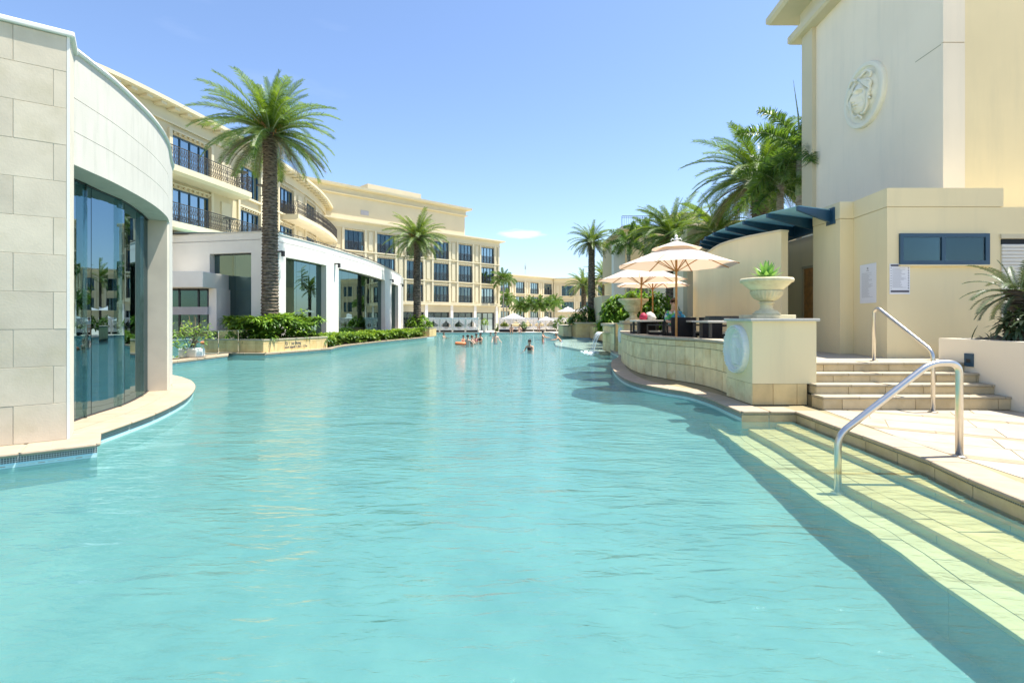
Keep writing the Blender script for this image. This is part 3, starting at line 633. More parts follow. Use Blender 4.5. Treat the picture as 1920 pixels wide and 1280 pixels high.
def balcony(px0, px1, z, h=.45):
    a, c = s_px(fA, px0, 1.3), s_px(fA, px1, 1.3); P = subpath(fA, a, c)
    b = MB(); b.sweep(P, [(-.05, z-h), (1.1, z-h), (1.35, z-h+.12), (1.35, z), (-.05, z)]); b.build('balcony_slab', 'cream_light', wa)
    O = offset(P, 1.3); Q = [tuple(fA_p) for fA_p in offset(P, .1)]
    make_railing('balcony_rail', O, z, z+1.05, wa, .17)
    make_railing('balcony_rail', [O[-1], Q[-1]], z, z+1.05, wa, .17)
    make_railing('balcony_rail', [Q[0], O[0]], z, z+1.05, wa, .17)
balcony(262, 470, 10.25); balcony(262, 500, 7.12); balcony(558, 652, 10.25); balcony(505, 556, 7.12, .25)
# awning over the lower glass link
aw = MB(); aw.box(-18.6, -12.8, 28.2, 36, 6.42, 6.5); aw.build('link_roof', 'canopy_glass', wa)
aw = MB(); [aw.beam((x, 28.1, 6.4), (x, 36, 6.4), .08) for x in (-18.5, -16.6, -14.8, -13)]; aw.beam((-18.6, 28.1, 6.4), (-12.8, 28.1, 6.4), .1); aw.build('roof_beam', 'iron', wa)
for bx, by, bz in ((-17.0, 32.2, 10.25), (-17.3, 35.5, 10.25), (-17.2, 31.2, 7.12)):
    ch = thing('balcony_table', 'small dark table standing on hotel balcony behind railing at x%.0f' % bx, 'table', (bx, by, bz), 'balcony tables')
    b = MB(); b.lathe([(.02, .68), (.38, .68), (.38, .72), (.02, .72)], (bx, by, bz), 12); b.build('table_top', 'iron', ch)
    b = MB(); b.lathe([(.2, 0), (.03, .04), (.03, .68)], (bx, by, bz), 8); b.build('leg', 'iron', ch)
tb = [o for o in COL.objects if o.name.startswith('balcony_table')]
for o, l_ in zip(tb, ('small dark round table on the upper left hotel balcony nearer the glass drum', 'small dark round table at the palm end of the upper hotel balcony', 'small dark round table on the lower hotel balcony above the glass awning')): o['label'] = l_
# --- wing B and C
u = Vector((.7155, .6987)); nB = Vector((.6987, -.7155))
def straight_wing(label, corner, nb, K, z_of, name='hotel_wing', rail=True, left_extra=0, loc=None, w0=.85, winw=1.95, pitch=3.28, rows=None, ztop=10.05, roofz=10.8, ground=True):
    c = Vector(corner); Lb = (w0+pitch*nb+left_extra)*K; P = [tuple(c-u*Lb), tuple(c)]
    root = thing(name, label, 'building', (c.x, c.y, 0), 'cream hotel buildings round the pool')
    wins = []
    for i in range(nb):
        m = Lb-(w0+1.0+pitch*i)*K; wins.append((m-winw/2*K, m+winw/2*K))
    wins = sorted(w_ for w_ in wins if w_[0] > .2)
    rows = [(z_of(a), z_of(b_)) for a, b_ in rows]
    zb = z_of(3.34)
    facade(root, P, wins, rows, z_of(ztop), zb, pil=.28)
    for (a, d) in wins:
        for (z0, z1) in rows:
            add_window(root, P, a, d, z0, z1, 4)
            if rail: make_railing('window_rail', offset(subpath(P, a, d), .14), z0, z0+(z1-z0)*.45, root, .2)
    b = MB(); b.sweep(P+[tuple(c-nB*12*K)], [(-.3, z_of(ztop)-.02), (.1, z_of(ztop)-.02), (.1, z_of(ztop)+.12), (.05, z_of(ztop)+.14), (.05, z_of(roofz)-.3), (.5, z_of(roofz)-.22), (.62, z_of(roofz)-.15), (.62, z_of(roofz)), (-.3, z_of(roofz))]); b.build('cornice', 'cream_light', root)
    b = MB(); b.wall([tuple(c), tuple(c-nB*12*K)], -.3, 0, .1, z_of(ztop)); b.build('end_wall', 'cream', root)
    b = MB(); b.sweep(P+[tuple(c-nB*3)], [(-.2, zb-.2), (.25, zb-.2), (.25, zb), (-.2, zb)]); b.build('belt_course', 'cream_light', root)
    b = MB(); b.prism([P[0], P[1], tuple(c-nB*12*K), tuple(Vector(P[0])-nB*12*K)], z_of(roofz)-.5, z_of(roofz)-.4); b.build('roof', 'cream_dim', root)
    if ground:
        b = MB(); b.wall(P, -.3, -.02, zb-1.1, zb-.2); b.build('wall', 'cream', root)
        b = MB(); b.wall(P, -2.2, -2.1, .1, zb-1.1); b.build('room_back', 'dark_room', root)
        for i in range(nb+1):
            m = Lb-(w0*.3+pitch*i)*K
            if m < .5: continue
            q = MB(); q.wall(subpath(P, m-.35*K, m), -.35, .08, .1, zb-.19); q.build('column', 'white_paint', root)
            if i < nb and m-(pitch-.35)*K > 0:
                a_, d_ = m-(pitch)*K+.02, m-.36*K; q = MB()
                q.wall(subpath(P, a_, d_), -.32, -.31, .12, zb-1.1); w_ = q.build('shopfront', 'window_glass', root)
                q = MB(); q.wall(subpath(P, a_, d_), -.34, -.26, zb-1.2, zb-1.1); q.wall(subpath(P, a_, d_), -.34, -.26, zb-1.95, zb-1.88)
                for j in range(4): s = a_+(d_-a_-.1)*j/3; q.wall(subpath(P, s, s+.07), -.335, -.265, .12, zb-1.1)
                q.build('frame', 'navy_dark', w_)
    return root, P, c
KB = 1.2; zB = lambda z: 1.75+(z-1.75)*KB
RB = [(8.05, 10.0-.15), (5.75, 7.55), (3.5, 5.2)]
wb, PB, cB = straight_wing('pale yellow hotel block with raised plain attic storey behind the second palm', (-1.8, 72), 6, KB, zB, rows=RB, left_extra=1.2)
# attic and penthouse set back behind the cornice
a0 = Vector(PB[0])-nB*1.6+u*.5; a1 = cB-u*4.9-nB*1.6
b = MB(); b.wall([tuple(a0), tuple(a1), tuple(a1-nB*9)], -.3, 0, zB(10.3), zB(13.75)); b.build('attic_wall', 'cream_light', wb)
b = MB(); b.sweep([tuple(a0-u*2), tuple(a1), tuple(a1-nB*9)], [(-.3, zB(13.3)), (.25, zB(13.3)), (.32, zB(13.4)), (.1, zB(13.42)), (.1, zB(13.9)), (.7, zB(13.98)), (.75, zB(14.2)), (-.3, zB(14.2))]); b.build('attic_cornice', 'cream_light', wb)
b = MB(); e0 = cB-u*17.0-nB*6; e1 = cB-u*9-nB*6; b.wall([tuple(e0-nB*6), tuple(e0), tuple(e1), tuple(e1-nB*6)], -.3, 0, zB(13), zB(15.9)); b.build('penthouse_wall', 'cream_light', wb)
b = MB(); vp = frame_at([tuple(a0), tuple(a1)], (a1-a0).length*.28); b.box(-.5, .5, .0, .04, zB(11.7), zB(12.15), 0, vp); b.build('vent_panel', 'sign_grey', wb)
zC = lambda z: 1.75+(z-1.75)*1.2
wc, PC, cC = straight_wing('distant three-storey cream hotel block behind young palms, centre of the view', (8.7, 103.6), 4, 1.2, lambda z: 1.75+(z-4.1)*1.2, rows=[(8.05, 9.85), (5.75, 7.55), (3.6, 5.2)], ground=False, left_extra=3, ztop=10.1, roofz=10.9)
b = MB(); b.wall(PC, -.3, -.02, .1, 1.0); b.build('wall', 'cream', wc)
wd = thing('hotel_wing', 'farthest cream hotel block closing the view behind the central palms', 'building', (14, 104, .1), 'cream hotel buildings round the pool')
PD = [(8.4, 103), (24, 101)]
sw = [(1.6, 4.0), (5.2, 7.6), (8.8, 11.2), (12.2, 14.2)]
facade(wd, PD, sw, [(6.3, 8.3), (3.1, 5.1)], 9.0, 0)
for a, c in sw:
    for z0, z1 in ((6.3, 8.3), (3.1, 5.1)): add_window(wd, PD, a, c, z0, z1, 4)
b = MB(); b.sweep(PD, [(-.3, 9), (.1, 9), (.1, 9.5), (.6, 9.6), (.6, 9.85), (-.3, 9.85)]); b.build('cornice', 'cream_light', wd)
am = thing('antenna_mast', 'thin grey antenna mast on the roof of the distant centre block', 'antenna', (2.6, 100, 10.6))
b = MB(); b.tube([(2.6, 100, 10.4), (2.6, 100, 12.6)], .07, 6); b.beam((2.3, 100, 12.0), (2.9, 100, 12.0), .06); b.box(2.45, 2.75, 99.9, 100.1, 11.3, 11.9); b.build('mast', 'steel', am)
# --- far right building behind the umbrellas
we = thing('terrace_building', 'cream building with roof terrace railing behind the umbrellas on the right', 'building', (14, 38, .9), 'cream hotel buildings round the pool')
def eblock(name, x0, x1, y0, y1, z0, z1, m='cream'): b = MB(); b.box(x0, x1, y0, y1, z0, z1); return b.build(name, m, we)
eblock('upper_wall', 9.2, 26, 42, 52, 5.2, 9.0, 'cream'); eblock('roof_slab', 8.9, 26.2, 41.6, 52, 9.0, 9.25, 'cream_light')
eblock('column', 8.05, 8.95, 40.5, 41.4, .9, 7.6, 'white_paint'); eblock('lower_wall', 9.4, 26, 40.5, 52, .1, 5.2, 'tower_yellow')
eblock('column', 7.3, 8.0, 41.5, 46, .1, 3.6, 'cream_light'); eblock('rooftop_wall', 15, 26, 44, 52, 9.25, 10.2, 'cream')
eblock('rooftop_block', 13.2, 15.2, 41.8, 44, 9.2, 10.4, 'cream_light')
make_railing('roof_rail', [(8.95, 41.7), (13.2, 41.7)], 9.25, 10.1, we, .18, False); make_railing('roof_rail', [(15.2, 41.7), (22, 41.7)], 9.25, 10.5, we, .18, False)
for x0, x1, z0, z1, nl in ((9.9, 11.7, 3.3, 4.3, 4), (11.9, 13.7, 3.3, 4.3, 4)):
    add_window(we, [(x0-1, 40.35), (x1+1, 40.35)], 1, 1+x1-x0, z0, z1, nl, False)
eblock('side_wall', 10.6, 13, 30, 40, .9, 7.0, 'tower_white'); eblock('pilaster', 10.2, 10.75, 29.8, 30.5, .9, 7.2, 'cream')
add_window(we, [(10.55, 29.85), (12.6, 29.85)], .35, .95, 3.0, 4.6, 1, True)

# ------------------------------------------------------------------ white glazed pavilion in the left middle
wp = thing('glazed_pavilion', 'white glazed pavilion with tall dark green windows behind the big palm', 'building', (-13, 30, .16))
f1 = [(-19.2, 28.4), (-16.2, 27.75), (-13.05, 27.0)]; f2 = [(-13.05, 27.0)]+catmull([(-12.75, 27.7), (-12.2, 30.4), (-11.8, 33.7), (-11.45, 37.7), (-11.3, 41.8), (-11.45, 48), (-12, 55.8)], 4)
ZT = 6.3
def glazed(path, openings, zs_, ze_, parent):
    e = [0]+[x for o in openings for x in o]+[plen(path)]
    b = MB()
    for i in range(0, len(e), 2):
        if e[i+1]-e[i] > .03: b.wall(subpath(path, e[i], e[i+1]), -.45, 0, .1, ZT)
    for a, c in openings: b.wall(subpath(path, a, c), -.45, 0, ze_, ZT)
    b.build('wall', 'white_paint', parent)
    for a, c in openings:
        n = max(2, round((c-a)/1.3))
        for i in range(n):
            b = MB(); b.wall(subpath(path, a+(c-a)*i/n+.008, a+(c-a)*(i+1)/n-.008), -.36, -.345, .2, ze_); b.build('glass_pane', 'green_glass', parent)
            if i:
                p = subpath(path, a+(c-a)*i/n-.01, a+(c-a)*i/n+.01); b = MB(); b.wall(p, -.65, -.37, .2, ze_); b.build('glass_fin', 'canopy_glass', parent)
        b = MB(); b.wall(subpath(path, a, c), -.4, -.3, ze_-.06, ze_); b.build('window_track', 'navy_dark', parent)
glazed(f1, [(s_px(f1, 393), s_px(f1, 471))], .2, 5.25, wp)
glazed(f2, [(s_px(f2, 536), s_px(f2, 612)), (s_px(f2, 635), s_px(f2, 722)), (s_px(f2, 734), s_px(f2, 747))], .2, 5.15, wp)
b = MB(); b.sweep(f1+f2[1:], [(-.5, ZT), (.03, ZT), (.03, ZT+.07), (-.5, ZT+.07)]); b.build('parapet_cap', 'white_render', wp)
b = MB(); b.prism(f1+f2[1:]+[(-19, 55)], ZT-.4, ZT-.35); b.build('roof', 'white_paint', wp)
b = MB(); b.prism(offset(f1, -.7)+offset(f2, -.7)[2:]+[(-19, 50)], .12, .18); b.build('inner_floor', 'room_mid', wp)
b = MB(); b.wall([(-19.3, 31.6), (-15.9, 31.2)], -.1, 0, .1, 6.0); b.build('inner_wall', 'dark_room', wp)
b = MB(); b.wall([(-15.9, 31.2)]+offset(f2, -3.2)[8:], -.1, 0, .1, 6.0); b.build('inner_wall', 'dark_room', wp)
b = MB(); b.wall([(-14.6, 28.6), (-14.9, 31.2)], -.1, 0, .1, 6.0); b.build('inner_wall', 'room_mid', wp)
b = MB(); b.prism([(p[0], p[1]) for p in offset(f2, -.5)]+offset(f2, -3.4)[::-1], 5.3, 5.4); b.build('ceiling', 'room_mid', wp)
b = MB(); b.box(-15.0, -11.8, 55.3, 55.5, .1, 6.2); b.build('end_wall', 'white_paint', wp)
make_railing('roof_edge', offset(f2, -.25), ZT+.02, ZT+.28, wp, .5, False)
for px in (522, 628, 731, 750):                       # little spotlights fixed to the fascia
    s = s_px(f2, px); M = frame_at(f2, s); b = MB(); b.box(-.1, .1, 0, .3, 5.35, 5.42, 0, M); b.box(-.07, .07, .22, .36, 5.12, 5.4, 0, M); b.build('wall_spotlight', 'iron', wp)
# entrance porch
ent = thing('entrance_porch', 'low white entrance porch with dark sliding glass doors beside the glass balustrade', 'entrance', (-16.5, 26.5, .16))
b = MB(); b.box(-19, -15.45, 25.6, 28, 3.3, 4.1); b.build('fascia', 'white_paint', ent, bevel=.03)
b = MB(); b.box(-15.75, -15.35, 26.6, 27.9, .16, 3.3); b.build('side_wall', 'white_paint', ent)
b = MB(); [b.box(x-.04, x+.04, 26.6, 26.7, .16, 3.3) for x in (-18.8, -17.3, -16.3, -15.8)]; b.box(-19, -15.75, 26.6, 26.7, 2.25, 2.33); b.box(-19, -15.75, 26.6, 26.7, 3.2, 3.3); b.build('door_frame', 'navy_dark', ent)
b = MB(); b.box(-19, -15.75, 26.45, 26.6, 1.95, 2.35); b.build('door_header', 'sign_grey', ent)
for x0, x1 in ((-18.76, -17.34), (-17.26, -16.34), (-16.26, -15.84)):
    b = MB(); b.box(x0, x1, 26.64, 26.66, .18, 3.2); b.build('glass_pane', 'green_glass', ent)
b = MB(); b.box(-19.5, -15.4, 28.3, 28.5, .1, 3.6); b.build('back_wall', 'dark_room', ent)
# glass balustrade, potted plants on the left deck
gb = thing('glass_balustrade', 'frameless glass balustrade along the deck before the entrance', 'balustrade', (-14, 21, .19))
PG = [(-15.2, 19.15), (-12.95, 19.4), (-12.8, 22.3), (-12.3, 24.6)]
for i in range(3):
    L = math.dist(PG[i], PG[i+1])
    for j in range(2):
        q = subpath(PG[i:i+2], L*j/2+.02, L*(j+1)/2-.02); b = MB(); b.wall(q, -.01, .01, .22, 1.2); b.build('glass_panel', 'clear_glass', gb)
b = MB(); b.wall(PG, -.02, .02, 1.2, 1.23); b.build('top_rail', 'steel', gb)

# ------------------------------------------------------------------ foliage helpers
def leaf(b, p, d, L, wd, droop=.5, seg=3, up=Vector((0, 0, 1)), mi=0):
    """arching strip leaf starting at p in direction d"""
    p = Vector(p); d = Vector(d).normalized(); side = d.cross(up)
    if side.length < .05: side = Vector((1, 0, 0))
    side.normalize(); pts = []; r = random.random()
    for i in range(seg+1):
        t = i/seg; w_ = wd*math.sin(PI*min(.97, .12+t*.86))**.8 if i < seg else .0
        pts.append((p.copy(), w_)); d = (d+Vector((0, 0, -droop/seg))).normalized(); p = p+d*L/seg
    for i in range(seg):
        (a, wa_), (c, wc_) = pts[i], pts[i+1]
        if wc_ > 0: b.face([a-side*wa_/2, a+side*wa_/2, c+side*wc_/2, c-side*wc_/2], mi, r=r)
        else: b.face([a-side*wa_/2, a+side*wa_/2, c], mi, r=r)
def rosette(b, c, n, L, wd, tilt=.6, droop=.8, out=Vector((0, 0, 1)), seg=3):
    q = Vector(out).normalized().to_track_quat('Z', 'Y')
    for i in range(n):
        a = 2*PI*(i+random.random()*.7)/n; t = random.uniform(.25, 1)*tilt+.15
        d = q @ Vector((math.cos(a)*math.sin(t*1.4), math.sin(a)*math.sin(t*1.4), math.cos(t*1.4)))
        leaf(b, c, d, L*random.uniform(.65, 1.15), wd, droop, seg)
def frond_mesh(L, e0, bend, nl, ll, lw, name, m, vee=.35, rach=.03, fan=.9, plume=0, twist=0):
    """feather frond in the xz plane, root at origin, starting elevation e0, bending down over its length"""
    b = MB(); p = Vector(); pts = []; n = 12
    for i in range(n+1):
        t = i/n; e = e0-bend*t**1.25; d = Vector((math.cos(e), math.sin(twist*t)*.25, math.sin(e))).normalized(); pts.append((p.copy(), d)); p = p+d*L/n
    b.tube([q for q, _ in pts], [rach*(1-.8*i/n) for i in range(n+1)], 4, 1)
    for i in range(nl):
        t = .10+.9*i/nl; f = t*n; k = min(n-1, int(f)); q = pts[k][0].lerp(pts[k+1][0], f-k); d = pts[k][1]
        side = Vector((0, 1, 0)); up = side.cross(d)*-1
        l_ = ll*(math.sin(PI*(.12+.80*t))**.6)*random.uniform(.85, 1.1)
        for s in (-1, 1):
            for pl in range(1+plume):
                v_ = vee+(random.uniform(-1, 1)*1.2 if plume else random.uniform(-.15, .15))
                dir_ = (d*(fan*(.6+.6*t))+side*s*math.cos(v_)+up*math.sin(v_)).normalized()
                e1 = q+dir_*l_*.5; e2 = q+dir_*l_+Vector((0, 0, -l_*.22)); wv = (d*lw)
                r = random.random(); b.face([q-wv*.5, q+wv*.5, e1+wv*.45, e1-wv*.45], 0, r=r); b.face([e1-wv*.45, e1+wv*.45, e2], 0, r=r)
    me = b.build(name, [m, 'green_trunk' if m != 'palm_leaf_old' else 'twig'], None)
    mesh = me.data; bpy.data.objects.remove(me); return mesh
FM = {}
def fronds_for(kind, m, L, nl, ll, lw, fan=.9, plume=0, seg=6):
    out = []
    for e0, bend in ((1.45, .55), (1.2, .8), (.95, 1.0), (.65, 1.15), (.35, 1.2), (.0, 1.1), (-.35, .85)):
        out.append((e0, frond_mesh(L*(1 if e0 > -.1 else .85), e0, bend, nl, ll, lw, kind, m, fan=fan, plume=plume, rach=.012*L, twist=random.uniform(-1, 1))))
    return out
FM['near'] = fronds_for('frond', 'palm_leaf', 3.1, 64, .5, .034); FM['near_old'] = fronds_for('frond', 'palm_leaf_old', 3.0, 46, .42, .03)
FM['far'] = fronds_for('frond', 'palm_leaf_far', 3.0, 34, .52, .06); FM['far_old'] = fronds_for('frond', 'palm_leaf_old', 2.8, 24, .45, .05)
FM['feather'] = fronds_for('frond', 'feather_leaf', 2.4, 40, .5, .05, .5, 2)
FM['cycad'] = fronds_for('frond', 'cycad_leaf', 1.0, 46, .14, .016, .5)
def palm(label, base, crown_z, R, r0, r1, n, kind='near', L0=3.1, old=.12, group='palm trees round the pool', name='palm_tree', trunk='palm_trunk', lean=(0, 0), cat='palm tree', dates=False, emin=6, seed=1, scars=None):
    random.seed(seed); x, y, z = base; t = thing(name, label, cat, base, group)
    H = crown_z-z; b = MB(); segs = max(8, int(H/.16)) if scars is None else scars; path = []; rad = []; vs = []; sg = 18
    for i in range(segs+1):                               # ringed trunk: each ring of leaf bases flares a little
        f = i/segs; px_ = x+lean[0]*f*f; py_ = y+lean[1]*f*f; r = r0+(r1-r0)*f+(.10*r0 if f < .04 else 0)+(.35*r1*max(0, (f-.9)/.1) if trunk == 'palm_trunk' else 0)
        for dz, k in ((0, 1.07), (.8, .93)):
            for j in range(sg):
                a = 2*PI*j/sg+i*.45; jit = 1+random.uniform(-.035, .04) if trunk == 'palm_trunk' else 1
                vs.append((px_+math.cos(a)*r*(k if trunk == 'palm_trunk' else 1)*jit, py_+math.sin(a)*r*(k if trunk == 'palm_trunk' else 1)*jit, z+H*(f+dz/segs if f < 1 else 1)))
    nr = (segs+1)*2
    b.mesh(vs, [(i*sg+j, i*sg+(j+1) % sg, (i+1)*sg+(j+1) % sg, (i+1)*sg+j) for i in range(nr-1) for j in range(sg)]); b.build('trunk', trunk, t)
    top = Vector((lean[0], lean[1], H))
    for i in range(n):
        f = (i+.5)/n; az = i*2.39996+random.uniform(-.2, .2)
        e = 1.5-2.05*f**.85; k = min(range(7), key=lambda q: abs(FM['near'][q][0]-e)); dead = (f > .86 and old > 0 and random.random() < old*5)
        src = FM[kind+'_old'] if dead and kind+'_old' in FM else FM[kind]
        o = bpy.data.objects.new('frond', src[k][1]); COL.objects.link(o); o.parent = t
        o.location = top+Vector((math.cos(az)*r1*.5, math.sin(az)*r1*.5, .25*(1-f)*R/3-.1)); sc = R/L0*random.uniform(.86, 1.08)*(1 if f > .12 else .8)
        o.rotation_euler = (random.uniform(-.25, .25), random.uniform(-.12, .12), az); o.scale = (sc,)*3
    if dates:
        b = MB()
        for i in range(5):
            a = random.uniform(-2.6, -.2); c = Vector((x+math.cos(a)*.45, y+math.sin(a)*.45, crown_z+.45))
            for j in range(50): q = c+Vector((random.gauss(0, .13), random.gauss(0, .13), random.gauss(0, .2))); b.beam(q, q+Vector((random.uniform(-.05, .05), 0, -.16)), .022)
        b.build('date_cluster', 'wood', t, kind='stuff')
    return t
def bush(b, c, rad, n, L, wd, per=6, droop=.9):
    for i in range(n):
        v = Vector((random.gauss(0, 1), random.gauss(0, 1), abs(random.gauss(0, .8)))).normalized()
        k = random.uniform(.7, 1); p = Vector(c)+Vector((v.x*rad[0]*k, v.y*rad[1]*k, v.z*rad[2]*k))
        rosette(b, p, per, L, wd, .9, droop, v+Vector((0, 0, .5)))

# ------------------------------------------------------------------ left planters, hedge, palms
def tiled_box(root, poly, z0, z1, tile_m, cap_m, rows, L, caph=.06):
    b = MB(); n = len(poly); area = sum(poly[i][0]*poly[(i+1) % n][1]-poly[(i+1) % n][0]*poly[i][1] for i in range(n))
    if area < 0: poly = poly[::-1]                     # ccw: outside is on the right of each edge
    b.prism(poly, z0, z1-.12); b.build('planter_core', 'tile_grout', root)
    for i in range(n):
        e = [poly[i], poly[(i+1) % n]]; T = plen(e); k = max(1, round(T/L))
        for r in range(len(rows)-1):
            for j in range(k):
                q = MB(); q.wall(subpath(e, T*j/k+.004, T*(j+1)/k-.004), -.01, .012, rows[r]+.004, rows[r+1]-.004); q.build('tile', tile_m, root)
    c = list(poly)+[poly[0], poly[1]]
    q = MB()
    for i in range(n): q.wall([poly[i], poly[(i+1) % n]], -.22, .035, z1-caph-.0006*i, z1+.0006*i)
    q.build('planter_cap', cap_m, root)
pl1 = thing('tiled_planter', 'ochre tiled planter box with depth warning, below the big palm', 'planter', (-11.2, 24, .16))
polyP = [(-11.35, 23.35), (-9.85, 27.3), (-12.1, 28.0), (-12.9, 26.6), (-14.4, 26.0), (-13.0, 23.7)]
tiled_box(pl1, polyP, .16, .80, 'ochre_tile', 'planter_cap', [.17, .60, .745], .42)
b = MB(); b.prism([(-11.6, 23.9), (-10.3, 27.2), (-12.1, 27.7), (-12.9, 26.2), (-14, 25.8), (-12.9, 24.0)], .66, .72); b.build('soil', 'soil', pl1)
def lettering(txt, size, M, m, parent=None, name='lettering', ext=.004):
    cu = bpy.data.curves.new(name, 'FONT'); cu.body = txt; cu.size = size; cu.align_x = 'CENTER'; cu.extrude = ext
    o = bpy.data.objects.new(name, cu); COL.objects.link(o)
    me = bpy.data.meshes.new_from_object(o.evaluated_get(bpy.context.evaluated_depsgraph_get())); bpy.data.objects.remove(o)
    me.transform(M if parent is None else Matrix.Translation(-WORG[parent.name]) @ M); me.materials.clear(); me.materials.append(MATS[m])
    o = bpy.data.objects.new(name, me); COL.objects.link(o)
    if parent is not None: o.parent = parent
    return o
fe = Vector((polyP[1][0]-polyP[0][0], polyP[1][1]-polyP[0][1], 0)).normalized(); fn = Vector((fe.y, -fe.x, 0))
mid = Vector((polyP[0][0], polyP[0][1], 0))+fe*2.0
for txt, z, sz in (('no diving', .50, .17), ('pool depth 1.2m - 1.7m', .33, .155)):
    p = mid+fn*.022; M = Matrix(((fe.x, 0, fn.x, p.x), (fe.y, 0, fn.y, p.y), (0, 1, 0, z), (0, 0, 0, 1))); lettering(txt, sz, M, 'sign_print', pl1)
sy = MB(); q0 = mid-fe*.62+fn*.02; Mx = Matrix(((fe.x, fn.x, 0, q0.x), (fe.y, fn.y, 0, q0.y), (0, 0, 1, .55), (0, 0, 0, 1)))
for i in range(16):
    a = 2*PI*i/16; c = 2*PI*(i+1)/16; sy.face([Mx @ Vector((math.cos(t)*r, .004, math.sin(t)*r)) for t, r in ((a, .065), (c, .065), (c, .085), (a, .085))])
sy.face([Mx @ Vector(v) for v in ((-.05, .005, .05), (-.035, .005, .06), (.05, .005, -.05), (.035, .005, -.06))]); sy.build('no_diving_mark', 'sign_print', pl1)
random.seed(3)
def inpoly(x, y, poly):
    r = False; j = len(poly)-1
    for i in range(len(poly)):
        if (poly[i][1] > y) != (poly[j][1] > y) and x < (poly[j][0]-poly[i][0])*(y-poly[i][1])/(poly[j][1]-poly[i][1])+poly[i][0]: r = not r
        j = i
    return r
def cover(name, label, cat, poly, zf, n, L, wd, m, per=7, droop=.9, kind=None, base=.1):
    xs = [p[0] for p in poly]; ys = [p[1] for p in poly]; b = MB(); k = 0
    while k < n:
        x = random.uniform(min(xs), max(xs)); y = random.uniform(min(ys), max(ys))
        if not inpoly(x, y, poly): continue
        z = zf(x, y); zz = z if random.random() < .65 else random.uniform(base+.15, z)
        rosette(b, (x, y, zz-L*.35), per, L, wd, 1.0, droop); k += 1
    cx = sum(xs)/len(xs); cy = sum(ys)/len(ys); o = b.build(name, m, None, org=(cx, cy, base)); tag(o, label, cat, kind=kind); return o
def bumps(h, a, sc=.8): return lambda x, y: h+a*noise.noise(Vector((x*sc, y*sc, 0)))
polyS = [(-11.3, 23.7), (-10.1, 27.3), (-12.2, 27.7), (-13.2, 26.5), (-14.6, 26.0), (-13.2, 24.0)]
cover('planter_shrub', 'bright green arching shrubs filling the ochre tiled planter round the big palm', 'shrub', polyS, bumps(1.85, .40, .9), 800, .5, .085, 'bush_leaf', 9, 1.1, base=.7)
hp = hedge_edge; outer = offset(hp, -.12); inner = offset(hp, -1.75)
cover('long_hedge', 'long low band of yellow-green ground cover along the pool edge below the white pavilion', 'hedge', outer+inner[::-1], bumps(.85, .25, .7), 2300, .42, .085, 'hedge_leaf', 7, 1.0, base=.2)
b = MB(); b.prism(offset(hp, -.4)+inner[::-1], .19, .3); ss = b.build('planting_soil', 'soil', None); struct(ss)
tall = MB(); random.seed(9)
for i in range(26): p = Vector((-11.1+random.uniform(-.25, .25), 27.0+random.uniform(-.2, .2), 1.3+random.random()*.9)); rosette(tall, p, 5, .3, .09, 1.1, .7)
tall.tube([(-11.1, 27, .7), (-11.1, 27, 1.9)], .02, 5); tag(tall.build('upright_shrub', 'light_leaf', None, org=(-11.1, 27, .7)), 'single upright light green shoot rising above the planter shrubs', 'shrub')
palm('tall date palm with thick scaly trunk rising from the ochre tiled planter', (-12.05, 25.5, .7), 10.9, 3.4, .42, .30, 92, 'near', 3.1, .25, dates=True, seed=5)
pl2 = thing('tiled_planter', 'small ochre planter block at the end of the long hedge', 'planter', (-8.1, 46.5, .16))
tiled_box(pl2, [(-9.6, 45.6), (-7.3, 45.2), (-6.9, 46.6), (-9.4, 48.0)], .16, .95, 'ochre_tile', 'planter_cap', [.17, .85], .6)
random.seed(11); b = MB(); bush(b, (-8.5, 46.7, .9), (1.3, 1.0, 1.15), 170, .4, .12, 6); tag(b.build('round_shrub', 'bush_leaf', None, org=(-8.5, 46.7, .9)), 'rounded dark green shrub at the foot of the second palm', 'shrub')
palm('date palm with full round crown standing before the yellow hotel block', (-8.7, 47, .9), 9.0, 3.0, .36, .30, 80, 'far', 3.0, .25, dates=True, seed=8)
# potted plants on the entrance deck
def pot_plant(label, x, y, seed, r=.28, h=.55, hh=1.1):
    random.seed(seed); t = thing('potted_shrub', label, 'potted plant', (x, y, .19), 'potted shrubs by the entrance')
    b = MB(); b.box(x-r, x+r, y-r, y+r, .19, .19+h); b.build('pot', 'pot_white', t, bevel=.06)
    b = MB()
    for i in range(7): a = random.uniform(0, 6.28); b.tube([(x, y, .5), (x+math.cos(a)*.2, y+math.sin(a)*.2, .9+h*.3), (x+math.cos(a)*.45, y+math.sin(a)*.4, .4+hh+random.uniform(-.2, .3))], .012, 4)
    b.build('stem', 'twig', t)
    b = MB()
    for i in range(110): p = (x+random.gauss(0, .3), y+random.gauss(0, .3), .5+hh*.5+random.gauss(0, .26)); rosette(b, p, 3, .13, .07, 1.3, .6)
    b.build('foliage', 'light_leaf', t)
pot_plant('leafy light green shrub in long white pot by the balustrade corner', -12.9+.1, 20.6, 2, .3, .38, 1.3); pot_plant('smaller light green shrub in white pot beside the glass drum', -13.15, 19.9, 4, .2, .3, .9)
ea = thing('folding_easel', 'small white folding A-frame stand between the two potted shrubs', 'stand', (-13.1, 20.3, .19))
b = MB(); x = -13.05
for a in ((-.12, 0), (.12, 0)): b.beam((x+a[0], 20.5, .19), (x, 20.5, .95), .03)
b.beam((x, 20.8, .19), (x, 20.5, .95), .03); b.beam((x-.09, 20.5, .35), (x+.09, 20.5, .35), .03); b.build('frame', 'pot_white', ea, kind='stuff')

